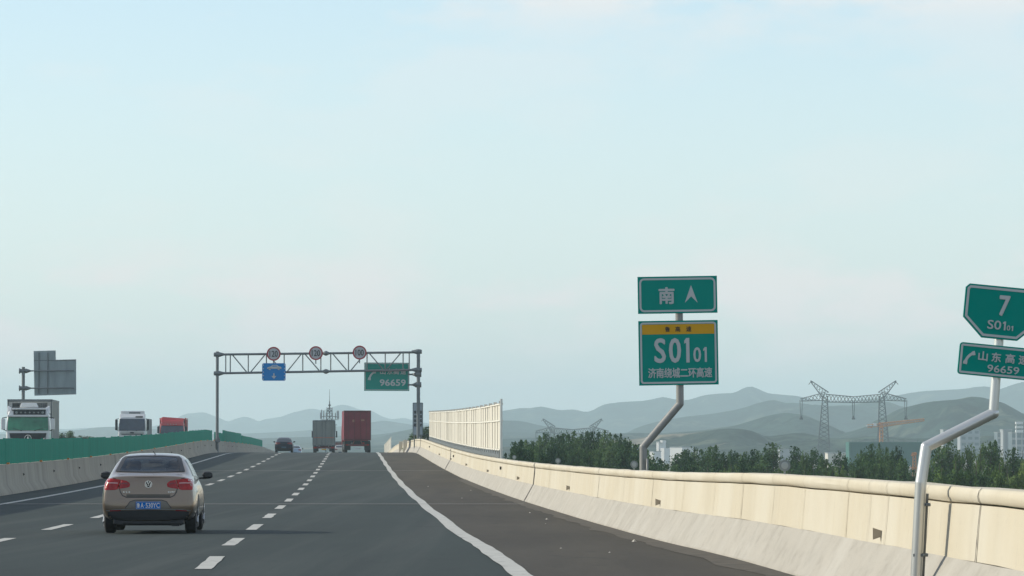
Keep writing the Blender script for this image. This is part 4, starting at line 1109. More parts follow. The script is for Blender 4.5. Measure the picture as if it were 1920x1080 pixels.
m = MB(); m.box((-.45, 0.3, .72), (.45, 12, 1.09)); m.box((-1.15, .05, .92), (1.15, .25, 1.08)); m.build('chassis', M_blk, t)
m = MB(); m.box((-1.0, .02, .62), (1.0, .10, .78)); m.build('rear_bumper', M_dred, t)
for s_ in (-1, 1):
    m = MB(); m.box((s_*.62 if s_ > 0 else -1.12, .3, .22), (1.12 if s_ > 0 else -.62, .33, .92)); m.build('mudflap', M_blk, t)
    m = MB(); m.box((s_*.95 - .1, .0, .66), (s_*.95 + .1, .02, .74)); m.build('tail_light', M_tail, t)
    m = MB(); m.tube((s_*.42, .02, .75), (s_*.30, .0, 1.06), .03); m.build('hanging_strap', MATS['faded_marking'], t)
m = MB(); m.box((-.28, .2, .30), (.30, .3, .44)); m.build('number_plate', M_cwhite, t)
for y in (1.2, 2.5, 3.8, 11):
    for x in (-1.2, 1.2): truck_wheel(t, x, y)
cab_shell(t, M_cred, 14.6, zt=3.2); 
t.location = ((670.5 - 960) * 400 / F, 400, rz(400)); t.rotation_euler = (0, 0, HEAD + .018)

# grey box truck, rear view
t = thing('box_truck', (0,0,0), 'weathered grey box truck seen from behind with both mirrors showing, in the middle lane', 'truck')
z0, z1, ww = .75, 3.38, 1.16
m = MB(); m.box((-ww, .06, z0), (ww, 7.5, z1)); m.build('box_body', M_tarp, t, bevel=.04)
m = MB()
for a in ((-ww - .02, z0, -ww + .07, z1), (ww - .07, z0, ww + .02, z1), (-ww + .07, z1 - .10, ww - .07, z1 + .02), (-ww + .07, z0, ww - .07, z0 + .08)): m.box((a[0], 0, a[1]), (a[2], .09, a[3]))
m.build('door_frame', M_steel, t)
for s_ in (-1, 1):
    x0, x1 = (.01, ww - .075) if s_ > 0 else (-ww + .075, -.01)
    m = MB(); m.box((x0, .02, z0 + .085), (x1, .06, z1 - .105)); d_ = m.build('rear_door', M_gdoor, t)
    m = MB()
    for k in range(5): m.box((x0 + .02, .012, z0 + .42 + k * .45), (x1 - .02, .022, z0 + .45 + k * .45))
    m.build('door_ridge', M_gdoor, d_)
    m = MB()
    for x in (s_*.20, s_*.75): m.tube((x, 0.0, z0 + .03), (x, 0.0, z1 - .04), .016, n=6)
    m.build('lock_bar', M_steel, d_, smooth='auto')
    m = MB()
    m.box((x0 + .03, .012, 1.56), (x1 - .03, .0195, 1.62))
    for k in range(4): m.box((x0 + .05 + k * .25, .008, 1.55), (x0 + .17 + k * .25, .019, 1.63))
    m.build('reflective_stripe', mat('faded_red_stripe', (.42, .12, .08), .6) if s_ < 0 else MATS['faded_red_stripe'], d_)
    m = MB(); m.box((s_*1.22 if s_ > 0 else -1.36, 8.6, 1.60), (1.36 if s_ > 0 else -1.22, 8.75, 2.30)); m.build('mirror', M_blk, t, bevel=.04)
    m = MB(); m.tube((s_*1.05, 8.7, 2.25), (s_*1.28, 8.68, 2.25), .02); m.tube((s_*1.05, 8.7, 1.7), (s_*1.28, 8.68, 1.7), .02); m.tube((s_*1.25, 8.68, 1.68), (s_*1.25, 8.68, 2.27), .02); m.build('mirror_arm', M_blk, t)
    m = MB(); m.box((s_*.55 if s_ > 0 else -1.1, .5, .15), (1.1 if s_ > 0 else -.55, .53, .72)); m.build('mudflap', M_blk, t)
    m = MB(); m.box((s_*.9 - .13, -.01, .50), (s_*.9 + .13, .05, .60)); m.build('tail_light', M_tail, t)
m = MB(); m.box((-1.14, .0, .46), (1.14, .12, .66)); m.build('rear_bumper', M_dred, t)
m = MB(); m.box((-.4, .2, .55), (.4, 7.5, .74)); m.build('chassis', M_blk, t)
m = MB(); m.box((-.24, -.01, .30), (.24, .02, .42)); m.build('number_plate', M_syel, t)
m = MB(); m.tube((1.2, 7.6, 2.3), (1.2, 7.6, 3.0), .02); m.tube((1.2, 7.6, 3.0), (1.32, 7.6, 2.9), .02); m.build('side_ladder', M_steel, t)
for y in (1.6, 8.2):
    for x in (-1.12, 1.12): truck_wheel(t, x, y, .45)
cab_shell(t, M_cwhite, 9.7, w=2.2, zt=2.5)
t.location = ((607.5 - 960) * 460 / F, 460, rz(460)); t.rotation_euler = (0, 0, HEAD)

# small dark-red lorry far beyond, between the two trucks
t = thing('small_truck', (0,0,0), 'distant dark red truck top between the grey box truck and the red container truck', 'truck')
m = MB(); m.box((-1.15, 0, .9), (1.15, 6, 2.95)); bx = m.build('box_body', M_dred, t, bevel=.05)
m = MB(); m.box((-1.17, -.03, 2.80), (1.17, .05, 2.98)); m.box((-.02, -.03, .9), (.02, .0, 2.8)); m.build('door_frame', M_boxd, bx)
m = MB(); m.box((-1.1, -.02, .5), (1.1, .3, .8)); m.build('rear_bumper', M_blk, t)
for y in (1.2, 6.8):
    for x in (-1.1, 1.1): truck_wheel(t, x, y, .45)
cab_shell(t, M_cwhite, 8.2, w=2.2, zt=2.5)
t.location = ((636 - 960) * 700 / F, 700, rz(700)); t.rotation_euler = (0, 0, HEAD)

# ------------------------------------------------------------------ hills
def hillmat(name, a, b, rock, amt, seed):
    m = mat(name, a, 1.0, var=.35, scale=.014, col2=b, spec=.0, detail=9, layers=((.05, (1, 1, 1), (0.006, 0.012, 0.010), .50, .58, .95, 5), (.022, (1, 1, 1), (0.10, 0.11, 0.075), .56, .64, .8, 77), (.12, (1, 1, 1), (0.004, 0.010, 0.008), .52, .60, .8, 7)))
    n = m.node_tree.nodes; l = m.node_tree.links; bs = n['Principled BSDF']; src = bs.inputs['Base Color'].links[0].from_socket
    t_ = n.new('ShaderNodeTexCoord'); mp_ = n.new('ShaderNodeMapping'); mp_.inputs['Location'].default_value = (seed, 0, 0)
    z = n.new('ShaderNodeTexNoise'); z.inputs['Scale'].default_value = .006; z.inputs['Detail'].default_value = 6; z.inputs['Roughness'].default_value = .65
    c = n.new('ShaderNodeValToRGB'); c.color_ramp.elements[0].position = .60 - amt; c.color_ramp.elements[1].position = .66 - amt
    x = n.new('ShaderNodeMix'); x.data_type = 'RGBA'; x.inputs[7].default_value = (*rock, 1)
    l.new(t_.outputs['Object'], mp_.inputs[0]); l.new(mp_.outputs[0], z.inputs['Vector']); l.new(z.outputs[0], c.inputs[0])
    l.new(c.outputs[0], x.inputs[0]); l.new(src, x.inputs[6]); l.new(x.outputs[2], bs.inputs['Base Color'])
    return m
def hill(pts, D, depth, m, seed, rough=1.0, foot=0.0, nx=300, ny=46):
    xs = [(p[0] - 960) * D / F for p in pts]; zs = [EYE - (p[1] - 820) * D / F for p in pts]
    x0, x1 = xs[0], xs[-1]; ext = depth * .8
    tab = [(x0 - ext, foot - 2)] + list(zip(xs, zs)) + [(x1 + ext, foot - 2)]
    mb = MB(); vs = []
    for j in range(ny + 1):
        t = -1 + 2 * j / ny
        for i in range(nx + 1):
            X = x0 - ext + (x1 - x0 + 2*ext) * i / nx
            pk = lerp_table(tab, X)
            w = noise.noise(Vector((X / depth * 2.2, seed, t * .8))) * .32 * depth * (1 - abs(t)) * (1 if abs(t) > .02 else 1)
            prof = (1 - abs(t)) ** 1.05 * (1 - .0) 
            sp = noise.fractal(Vector((X / depth * 4.5 + seed, t * 2.0, seed)), .9, 2.1, 6)
            k = 1 + rough * .55 * sp * min(1, abs(t) * 4.5) * (1 - abs(t)) * 2.4
            hgt = foot + (pk - foot) * prof * k + (pk - foot) * .014 * rough * noise.fractal(Vector((X / depth * 26, seed * 3, t * 20)), .8, 2, 5)
            hgt = min(hgt, foot + (pk - foot) * (1.0 - .22 * abs(t)) + .2)
            vs.append((X, D + depth * t + w * .5, max(foot - 1.5, hgt)))
    mb.add(vs, [(j*(nx+1)+i, j*(nx+1)+i+1, (j+1)*(nx+1)+i+1, (j+1)*(nx+1)+i) for j in range(ny) for i in range(nx)])
    o = mb.build('hill', m, smooth=True); tag(o, kind='structure'); return o
HM1 = hillmat('hill_scrub', (0.012, 0.032, 0.027), (0.028, 0.050, 0.040), (0.17, 0.145, 0.11), -.05, 0)
HM2 = hillmat('hill_quarried', (0.022, 0.042, 0.032), (0.045, 0.065, 0.048), (0.26, 0.22, 0.165), .02, 40)
hill([(1560, 822), (1620, 806), (1650, 795), (1675, 782), (1700, 766), (1727, 756), (1765, 751), (1790, 749), (1815, 745), (1835, 746), (1852, 750), (1875, 756), (1890, 764), (1910, 775), (1940, 792), (1990, 812)], 2900, 420, HM1, 1.3)
hill([(1180, 824), (1240, 815), (1300, 812), (1360, 804), (1400, 806), (1440, 818), (1500, 812), (1560, 822), (1640, 818), (1720, 822), (1850, 818), (2000, 812)], 2300, 240, HM2, 7.7, foot=-.5)
hill([(1180, 812), (1250, 812), (1330, 805), (1385, 796), (1440, 780), (1465, 775), (1490, 777), (1510, 786), (1535, 797), (1560, 810), (1580, 822)], 3300, 380, HM1, 3.1)
hill([(700, 815), (800, 800), (880, 795), (930, 789), (979, 790), (1010, 797), (1060, 806), (1100, 815), (1176, 812), (1204, 799), (1232, 791), (1269, 784), (1297, 780), (1320, 778), (1360, 772), (1400, 763), (1425, 755), (1452, 750), (1472, 755), (1490, 755), (1515, 757), (1550, 761), (1580, 759), (1600, 760), (1615, 755), (1640, 751), (1657, 757), (1677, 765), (1720, 780), (1800, 790), (1950, 770), (2050, 760)], 4700, 700, HM1, 5.9)
hill([(760, 800), (860, 790), (900, 778), (935, 771), (960, 768), (975, 765), (994, 765), (1014, 762), (1031, 765), (1050, 769), (1072, 768), (1082, 769), (1097, 772.5), (1110, 770), (1129, 760), (1147, 756), (1176, 753), (1204, 752), (1226, 748), (1241, 744), (1260, 748), (1286, 750), (1301, 747), (1320, 741), (1345, 738), (1375, 736), (1393, 728), (1408, 725), (1422, 730), (1440, 737), (1490, 742), (1560, 752), (1640, 746), (1690, 740), (1715, 735), (1740, 733), (1780, 731), (1810, 729), (1827, 726), (1850, 725), (1875, 730), (1890, 724), (1920, 716), (1960, 708), (2020, 715)], 7000, 900, HM1, 9.2)
hill([(200, 800), (300, 797), (344, 776), (362, 774), (380, 773), (391, 777), (410, 784), (426, 790), (440, 785), (456, 781.5), (472, 785), (483, 790), (508, 784), (536, 780), (559, 771), (571, 768), (582, 766), (594, 767.5), (605, 769), (615, 766), (623, 763), (639, 758.6), (655, 761), (673, 767), (701, 772), (712, 778), (724, 783), (735, 786), (747, 785), (760, 784), (780, 790), (830, 797)], 10400, 900, HM1, 12.4)
hill([(60, 812), (150, 806), (220, 800), (300, 806), (400, 814), (440, 817), (472, 812), (508, 817), (540, 810), (586, 806), (620, 802), (660, 797), (701, 792), (724, 789), (750, 793), (770, 796), (800, 801), (860, 812)], 6800, 700, HM1, 15.1)
hill([(640, 828), (700, 822), (740, 812), (765, 806), (800, 800), (840, 805), (900, 815), (1000, 818), (1100, 820), (1200, 822)], 4000, 300, HM2, 18.5)

# ------------------------------------------------------------------ trees
def leaf_cloud(clumps, count, size, sp):
    vs = []; fs = []
    for k in range(count):
        c, rr = random.choice(clumps)
        while True:
            p = Vector((random.uniform(-1, 1), random.uniform(-1, 1), random.uniform(-1, 1)))
            if p.length < 1: break
        p = c + Vector((p.x * rr, p.y * rr, p.z * rr * sp))
        n_ = (Vector((p.x, p.y, 0)).normalized() * .5 + Vector((random.gauss(0, .6), random.gauss(0, .6), random.gauss(.4, .6)))).normalized()
        a = n_.orthogonal().normalized(); b_ = n_.cross(a); th = random.uniform(0, 6.28); a, b_ = a*math.cos(th) + b_*math.sin(th), b_*math.cos(th) - a*math.sin(th)
        s = size * random.uniform(.6, 1.3); i = len(vs)
        vs += [p - a*s, p - b_*s*.6, p + a*s, p + b_*s*.6]; fs.append((i, i+1, i+2, i+3))
    return vs, fs
def tree_proto(kind, seed):
    random.seed(seed)
    root = bpy.data.objects.new('poplar_tree' if kind == 'p' else 'leafy_tree', None)
    H = 10.0; tr = MB(); n_ = 8
    bend = [Vector((random.gauss(0, .10), random.gauss(0, .10), 0)) for _ in range(n_)]
    pts = [Vector((0, 0, 0))]
    for k in range(1, n_): pts.append(Vector((0, 0, H * .93 * k / (n_ - 1))) + bend[k] * (k / n_))
    for k in range(n_ - 1): tr.tube(pts[k], pts[k+1], .14 * (1 - k / n_) + .012, .14 * (1 - (k+1) / n_) + .012, n=7)
    clumps = []
    if kind == 'p':
        nb = 58
        for i in range(nb):
            t = .10 + .88 * (i / nb); a = random.uniform(0, 6.28)
            wid = 1.15 * (math.sin(math.pi * min(1, (t * .76 + .14))) ** .8) * random.uniform(.55, 1.15)
            b0 = Vector((0, 0, t * H * .88)); tip = b0 + Vector((math.cos(a) * wid, math.sin(a) * wid, random.uniform(.5, 1.4)))
            tip.z = min(tip.z, H * random.uniform(.95, 1.0)); tr.tube(b0, tip, .03, .01, n=5)
            clumps.append((tip, random.uniform(.34, .58))); clumps.append((b0.lerp(tip, .55), random.uniform(.35, .6)))
        clumps.append((Vector((0, 0, H * .985)), .2))
        vs, fs = leaf_cloud(clumps, 5200, .125, 1.7)
    else:
        nb = 46
        for i in range(nb):
            t = .14 + .80 * (i / nb) ** .9; a = random.uniform(0, 6.28)
            wid = 2.0 * (math.sin(math.pi * min(1, (t * .80 + .14))) ** .8) * random.uniform(.5, 1.15)
            b0 = Vector((0, 0, t * H * .82)); tip = b0 + Vector((math.cos(a) * wid, math.sin(a) * wid, random.uniform(.3, 1.6)))
            tip.z = min(tip.z, H * random.uniform(.9, 1.0)); tr.tube(b0, tip, .045, .012, n=5)
            clumps.append((tip, random.uniform(.40, .72))); clumps.append((b0.lerp(tip, .6), random.uniform(.35, .6)))
        vs, fs = leaf_cloud(clumps, 5600, .155, 1.25)
    tm = tr.build('trunk', M_trunk, None, smooth=True); cb = MB(); cb.add(vs, fs)
    me = bpy.data.meshes.new('crown'); me.from_pydata([tuple(v) for v in vs], [], fs); me.update(); me.materials.append(M_leafd if kind == 'p' else M_leafl)
    cm = bpy.data.objects.new('crown', me)
    bpy.data.objects.remove(tm) if False else None
    mesh_t = tm.data; bpy.data.objects.remove(tm)
    return (root.name.split('.')[0], mesh_t, me)
PO = [tree_proto('p', s) for s in (11, 12, 13, 14, 15, 16)]
BR = [tree_proto('b', s) for s in (21, 22, 23, 24)]
random.seed(99)
def tree(px, top, D, wpx, kind, label, group, base=0.0):
    nm, mt, mc = random.choice(PO if kind == 'p' else BR)
    root = bpy.data.objects.new(nm, None); COL.objects.link(root)
    X = (px - 960) * D / F; zt = EYE - (top - 820) * D / F; H = zt - base
    w = wpx * D / F / (2.35 if kind == 'p' else 4.1)
    root.location = (X, D, base - .2); root.scale = (w, w, (H + .2) / 10.0 * 1.0); root.rotation_euler = (0, 0, random.uniform(0, 6.28))
    for me, n_ in ((mt, 'trunk'), (mc, 'crown')):
        c = bpy.data.objects.new(n_, me); COL.objects.link(c); c.parent = root
    tag(root, label(px, top) if callable(label) else label, 'tree', group)
G1 = 'trees beyond the right barrier'
def seg(px, table):
    for lim, txt in table:
        if px < lim: return txt
    return table[-1][1]
def A(px, top): return ('tall dark poplar ' if top < 830 else 'lower dark poplar ') + seg(px, ((985, 'close against the near end of the noise fence'), (1030, 'below the left horn of the far pylon'), (1080, 'below the left half of the far pylon beam'), (1130, 'below the right half of the far pylon beam'), (1160, 'just right of the far pylon'), (1300, 'just left of the foot of the south sign post')))
def B_(px, top): return ('back-row green tree ' if top < 858 else 'low front-row tree ') + seg(px, ((1235, 'beside the foot of the south sign post'), (1262, 'between the two small white buildings'), (1300, 'in front of the white square shed'), (1345, 'under the right half of the south sign'), (1400, 'in the gap right of the south sign'), (1445, 'midway between south sign and large pylon'), (1480, 'behind the large disc delineator'), (1535, 'left of the large pylon left leg'), (1700, 'between the pylon leg and the netted building')))
def C_(px, top): return ('tall dark poplar ' if top < 858 else 'low dark poplar ') + seg(px, ((1628, 'before the left end of the netted building'), (1658, 'below the orange tower crane'), (1690, 'before the middle of the netted building'), (1800, 'beside the small rust-orange crane head')))
def D_(px, top): return ('taller leafy tree ' if top < 848 else 'bushy front-row tree ') + seg(px, ((1770, 'just right of the leaning sign post'), (1812, 'below the slanting sign arm'), (1862, 'left of the pale ribbed block'), (1900, 'before the pale ribbed block'), (2600, 'at the right edge under the apartment blocks')))
def jit(s): return random.uniform(-s, s)
for px, top in [(948, 852), (965, 838), (975, 830), (986, 828), (1000, 828), (1012, 820), (1020, 814), (1034, 822), (1046, 818), (1056, 815), (1066, 818), (1076, 811), (1090, 818), (1100, 811), (1110, 812), (1122, 814), (1134, 810), (1144, 815), (1154, 817), (1164, 816), (1172, 825), (1182, 830), (1192, 836), (1200, 842)]:
    tree(px, top, random.uniform(395, 450), random.uniform(26, 38), 'p', A, G1)
for px in range(965, 1200, 15): tree(px + jit(4), 836 + jit(9), random.uniform(350, 385), random.uniform(30, 44), 'p', A, G1)
for px, top in [(1213, 846), (1226, 850), (1237, 862), (1268, 852), (1279, 850), (1290, 844), (1302, 841), (1316, 846), (1330, 840), (1342, 837), (1356, 850), (1370, 846), (1382, 852), (1396, 850), (1410, 846), (1420, 848), (1434, 842), (1449, 832), (1466, 852), (1480, 848), (1490, 840), (1508, 833), (1522, 846), (1540, 853), (1556, 853), (1575, 848), (1586, 860)]:
    tree(px, top, random.uniform(370, 430), random.uniform(28, 42), 'p' if random.random() < .8 else 'b', B_, G1)
for px in range(1222, 1590, 17): tree(px + jit(5), 866 + jit(7), random.uniform(330, 360), random.uniform(34, 48), 'p' if random.random() < .6 else 'b', B_, G1)
for px, top in [(1600, 870), (1614, 845), (1624, 852), (1633, 836), (1648, 834), (1662, 842), (1672, 848), (1680, 838), (1690, 858), (1698, 866), (1712, 882), (1724, 880)]:
    tree(px, top, random.uniform(370, 410), random.uniform(24, 36), 'p', C_, G1)
for px in (1608, 1622, 1640, 1655, 1670, 1686): tree(px + jit(3), 864 + jit(6), random.uniform(335, 360), random.uniform(30, 40), 'p', C_, G1)
for px, top in [(1744, 850), (1760, 838), (1778, 826), (1799, 830), (1820, 820), (1838, 820), (1856, 830), (1866, 828), (1882, 840), (1900, 842), (1916, 830), (1932, 828), (1950, 838), (1975, 835)]:
    tree(px, top, random.uniform(340, 380), random.uniform(34, 46), 'b' if random.random() < .45 else 'p', D_, G1)
for px in list(range(1745, 1990, 21)): tree(px + jit(5), 856 + jit(9), random.uniform(290, 325), random.uniform(46, 64), 'b', D_, G1)
for px in list(range(2000, 2110, 40)): tree(px + jit(9), 845 + jit(12), random.uniform(300, 380), random.uniform(44, 60), 'b', D_, G1)
for px, top, w in ((777, 815, 24), (784, 812, 28), (792, 806, 32), (802, 802, 36), (816, 806, 36)):
    tree(px, top - 1, 430, w * 1.5, 'p', 'dark tree at the foot of the right gantry post, left of the noise fence', 'trees behind the gantry post', base=7.2)
for px, top, w in ((117, 812, 22), (131, 808, 22), (150, 817, 34), (168, 819, 34)):
    tree(px, top, 540, w * 1.1, 'p', 'small dark tree just right of the white articulated truck', 'trees beyond the opposite carriageway', base=7.2)

# ------------------------------------------------------------------ pylons
def beam(m, a, b, w, r, n, nrm=Vector((0, 0, 1)), dd=None):
    """square lattice beam between a and b"""
    a = Vector(a); b = Vector(b); ax = (b - a).normalized(); s1_ = ax.cross(nrm).normalized(); s2_ = ax.cross(s1_).normalized()
    wa, wb_ = (w if isinstance(w, tuple) else (w, w)); cs = []
    for i in range(n + 1):
        t = i / n; c = a.lerp(b, t); k = (wa + (wb_ - wa) * t) / 2; cs.append([c + s1_*k + s2_*k, c - s1_*k + s2_*k, c - s1_*k - s2_*k, c + s1_*k - s2_*k])
    for q in range(4): m.tube(cs[0][q], cs[-1][q], r, n=4, cap=False)
    for i in range(n):
        for q in range(4):
            p = (q + 1) % 4
            m.tube(cs[i][q], cs[i+1][p], r*.5, n=3, cap=False); m.tube(cs[i][p], cs[i+1][q], r*.5, n=3, cap=False)
def pylon(D, cx, k, ybeam, label, full):
    """k scales pixel offsets relative to the nearer pylon"""
    t = thing('power_pylon', at(cx, 820, D), label, 'pylon', 'lattice pylons on the plain'); t.location.z = 0
    T = lambda dx, dy, o=0: at(cx + dx * k, ybeam + dy * k, D) + Vector((0, o, 0))
    r = .14 if full else .24
    for s_ in (-1, 1):
        m = MB()
        top = T(s_*53, -5); base = Vector((T(s_*57, 0).x, D, 0)); beam(m, base, top, (5.0, 1.7), r, 16, Vector((0, 1, 0)))
        m.build('tower_leg', M_lat, t)
        m = MB(); beam(m, T(s_*52, -6), T(s_*79, -31.5), (3.0, .5), r*.9, 6, Vector((0, 1, 0))); m.tube(T(s_*78, -32), T(s_*80, -31), .45); m.tube(T(s_*79, -32), T(s_*84, -26), .12, n=4)
        m.build('earth_wire_horn', M_lat, t)
        m = MB(); beam(m, T(s_*52, -4), T(s_*99, 3), (3.0, .9), r*.9, 7, Vector((0, 1, 0)))
        m.build('cross_arm', M_lat, t)
    m = MB()
    for a in (-1, 1):      # waisted middle beam
        beam(m, T(0, 2.5), T(a*52, -.5), (2.2, 2.9), r, 8, Vector((0, 1, 0)))
    m.build('middle_beam', M_lat, t)
    for dx in (-98, 0, 98):
        m = MB(); o1 = T(dx - 2.2, 3); o2 = T(dx + 2.2, 3); lo = T(dx, 37)
        m.tube(o1, T(dx - 1, 36), .13, n=5); m.tube(o2, T(dx + 1, 36), .13, n=5); m.tube(T(dx - 3.2, 38), T(dx + 3.2, 38), .38, n=6); m.tube(T(dx, 33), T(dx, 38), .4, n=6)
        m.build('insulator_string', M_lat, t)
    return t
pylon(1660, 1600, 1.0, 747, 'large nearer lattice pylon with two legs and three hanging insulator strings', True)
pylon(2240, 1073, .69, 808, 'smaller farther lattice pylon showing only its top above the poplar clump', False)

# telecom mast behind the grey truck
DT = 1000.0
t = thing('telecom_mast', at(618, 820, DT), 'lattice telecom mast with antenna platform and spike above the grey box truck', 'mast'); t.location.z = 0
m = MB(); beam(m, Vector((at(618, 820, DT).x, DT, 0)), at(618, 768, DT), (2.6, 1.0), .08, 14, Vector((0, 1, 0))); m.build('lattice_tower', M_lat, t)
m = MB(); m.tube(at(618, 768, DT), at(618, 752, DT), .16, .1); m.tube(at(618, 752, DT), at(618, 730, DT), .06, .03); m.lathe(at(618, 762, DT), (0, 0, 1), [(0, .2), (.3, .3), (.5, .15)], 8); m.build('lightning_spike', M_lat, t)
m = MB(); c = at(618, 787, DT)
for zz, rr in ((787, 1.9), (781, 1.9), (771, .55), (766, .55)):
    c = at(618, zz, DT)
    for k in range(12):
        a = 2*math.pi*k/12; b_ = 2*math.pi*(k+1)/12; m.tube(c + Vector((rr*math.cos(a), rr*math.sin(a), 0)), c + Vector((rr*math.cos(b_), rr*math.sin(b_), 0)), .055, n=4)
    for k in range(4): a = math.pi*k/2; m.tube(c, c + Vector((rr*math.cos(a), rr*math.sin(a), 0)), .05, n=4)
m.build('platform', M_lat, t)
M_ant = mat('antenna_grey', (0.32, 0.33, 0.33), .5)
for k in range(9):
    a = 2*math.pi*k/9 + .2; c = at(618, 781, DT) + Vector((2.05*math.cos(a), 2.05*math.sin(a), 0)); hh = random.uniform(.7, 1.5)
    m = MB(); m.box(tuple(c - Vector((.12, .1, .5))), tuple(c + Vector((.12, .1, hh)))); m.tube(c - Vector((0, 0, .8)), c + Vector((0, 0, hh + .2)), .04, n=5); m.build('antenna', M_ant, t)
for k in range(4):
    a = math.pi*k/2 + .3; c = at(618, 768, DT) + Vector((.6*math.cos(a), .6*math.sin(a), 0)); m = MB(); m.box(tuple(c - Vector((.1, .08, .6))), tuple(c + Vector((.1, .08, .5)))); m.build('antenna', M_ant, t)

# ------------------------------------------------------------------ far buildings and cranes
def block(px0, px1, ytop, D, depth, label, m_, name='building', cols=0, rows=0, parent=None, roof=True, cat='building'):
    a = at(px0, ytop, D); b_ = at(px1, ytop, D)
    t = thing(name, (a.x, D, 0), label, cat)
    turn = m_ is M_bwhite
    if turn: b_.x = a.x + (b_.x - a.x) * .86
    m = MB(); m.box((a.x, D, -.5), (b_.x, D + depth, a.z)); w_ = m.build('wall', m_, t)
    if roof:
        m = MB(); m.box((a.x - .15, D - .15, a.z), (b_.x + .15, D + depth + .15, a.z + .25)); m.build('roof', M_bgrey, t)
    W = b_.x - a.x; H = a.z
    if cols:
        for j in range(rows):
            for i in range(cols):
                x0 = a.x + W * (i + .22) / cols; x1 = a.x + W * (i + .78) / cols; z0_ = H * (j + .3) / rows; z1_ = H * (j + .8) / rows
                m = MB(); m.box((x0, D - .05, z0_), (x1, D + .05, z1_)); m.build('window', M_bwin, t)
    return t
block(1256, 1288, 839, 1700, 9, 'white square shed among the trees right of the south sign post', M_bwhite, cols=0)
t = block(1230.5, 1237, 829, 1750, 5, 'small white stepped building just right of the cranked sign post', M_bwhite)
m = MB(); a = at(1237, 840, 1750); b_ = at(1247, 840, 1750); m.box((a.x + .01, 1750.3, -.5), (b_.x, 1755, a.z)); m.build('annex', M_bwhite, t)
m = MB(); a = at(1237, 827.5, 1750); b_ = at(1243, 830, 1750); m.box((a.x + .01, 1750.5, b_.z), (b_.x, 1753, a.z + .4)); m.build('roof_sign_frame', M_bwhite, t)
t = block(1218, 1228, 847, 1650, 5, 'small white hut low behind the sign post', M_bwhite)
block(1302, 1306, 843, 1600, 2, 'tiny white chimney block right of the white shed', M_bwhite, 'chimney', cat='chimney')
block(1462, 1482, 843, 1800, 12, 'low pale shed left of the large pylon leg', M_bgrey, 'shed')
block(1552, 1596, 850, 1500, 14, 'long low cream hall left of the green netted building', mat('cream_wall', (0.55, 0.53, 0.46), .8), 'hall')
# green netted construction
t = block(1592, 1752, 829, 1300, 14, 'long building wrapped in dark green construction netting behind the trees', M_netg, 'netted_building', roof=False)
m = MB()
for k in range(26):
    x = at(1592 + k * 6.4, 829, 1300).x; m.tube((x, 1299.9, -.5), (x, 1299.9, at(0, 829, 1300).z + random.uniform(-.1, .7)), .05, n=4)
for k in range(6): z = 1.5 + k * 1.6; m.tube((at(1592, 0, 1300).x, 1299.9, z), (at(1752, 0, 1300).x, 1299.9, z), .04, n=4)
m.build('scaffold_pole', M_netg, t)
# apartment blocks at the right edge
def tower_block(px0, px1, ytop, D, label, mm_, strips):
    t = block(px0, px1, ytop, D, 14, label, mm_, 'apartment_block')
    a = at(px0, ytop, D); b_ = at(px1, ytop, D); W = b_.x - a.x
    nr = int(a.z / 2.9); nc = max(2, int(W / 3.0))
    for j in range(nr):
        m = MB()
        m.box((a.x + .2, D - .7, a.z - 2.9 * (j + 1)), (b_.x - .2, D, a.z - 2.9 * (j + 1) + .9)); m.build('balcony', M_bgrey, t)
        for i in range(nc):
            x0 = a.x + W * (i + .2) / nc; m = MB(); m.box((x0, D - .04, a.z - 2.9 * j - 1.8), (x0 + W / nc * .6, D + .04, a.z - 2.9 * j - .5)); m.build('window', M_bwin, t)
    return t
tower_block(1768, 1781, 806, 2000, 'slim pale tower with white top just below the slanting sign arm', M_bgrey, True)
tower_block(1800, 1837, 806, 2150, 'pale grey block with flat dark top behind the trees under the sign arm', M_bgrey, False)
tower_block(1870, 1880, 811, 1950, 'blue-grey glazed block left of the pale ribbed block', MATS['building_glass'], True)
t = block(1880, 1896.5, 806, 1940, 12, 'pale vertically ribbed block near the right edge', M_bgrey, 'apartment_block')
m = MB()
for k in range(5):
    x = at(1881.5 + k * 3.4, 0, 1940).x; m.box((x, 1939.4, 0), (x + .35, 1940, at(0, 806, 1940).z))
m.build('pilaster', M_bgrey, t)
tower_block(1897, 1932, 812, 1900, 'wide blue-grey block at the right edge of the picture', MATS['building_glass'], True)
t = thing('water_tower', at(1911, 812, 1850), 'white triple-banded rooftop tower above the blocks at the right edge', 'tower'); t.location.z = 0
for y0_, y1_ in ((791, 795), (799, 803), (806.5, 811)):
    m = MB(); a = at(1904.5, y1_, 1850); b_ = at(1918, y0_, 1850); m.box((a.x, 1850, a.z), (b_.x, 1853, b_.z)); m.build('white_band', M_bwhite, t, bevel=.1)
m = MB()
for px in (1906, 1916.5): m.box((at(px - .7, 0, 1850).x, 1850.4, -.5), (at(px + .7, 0, 1850).x, 1852.4, at(0, 791.5, 1850).z))
m.build('frame_leg', M_bgrey, t)
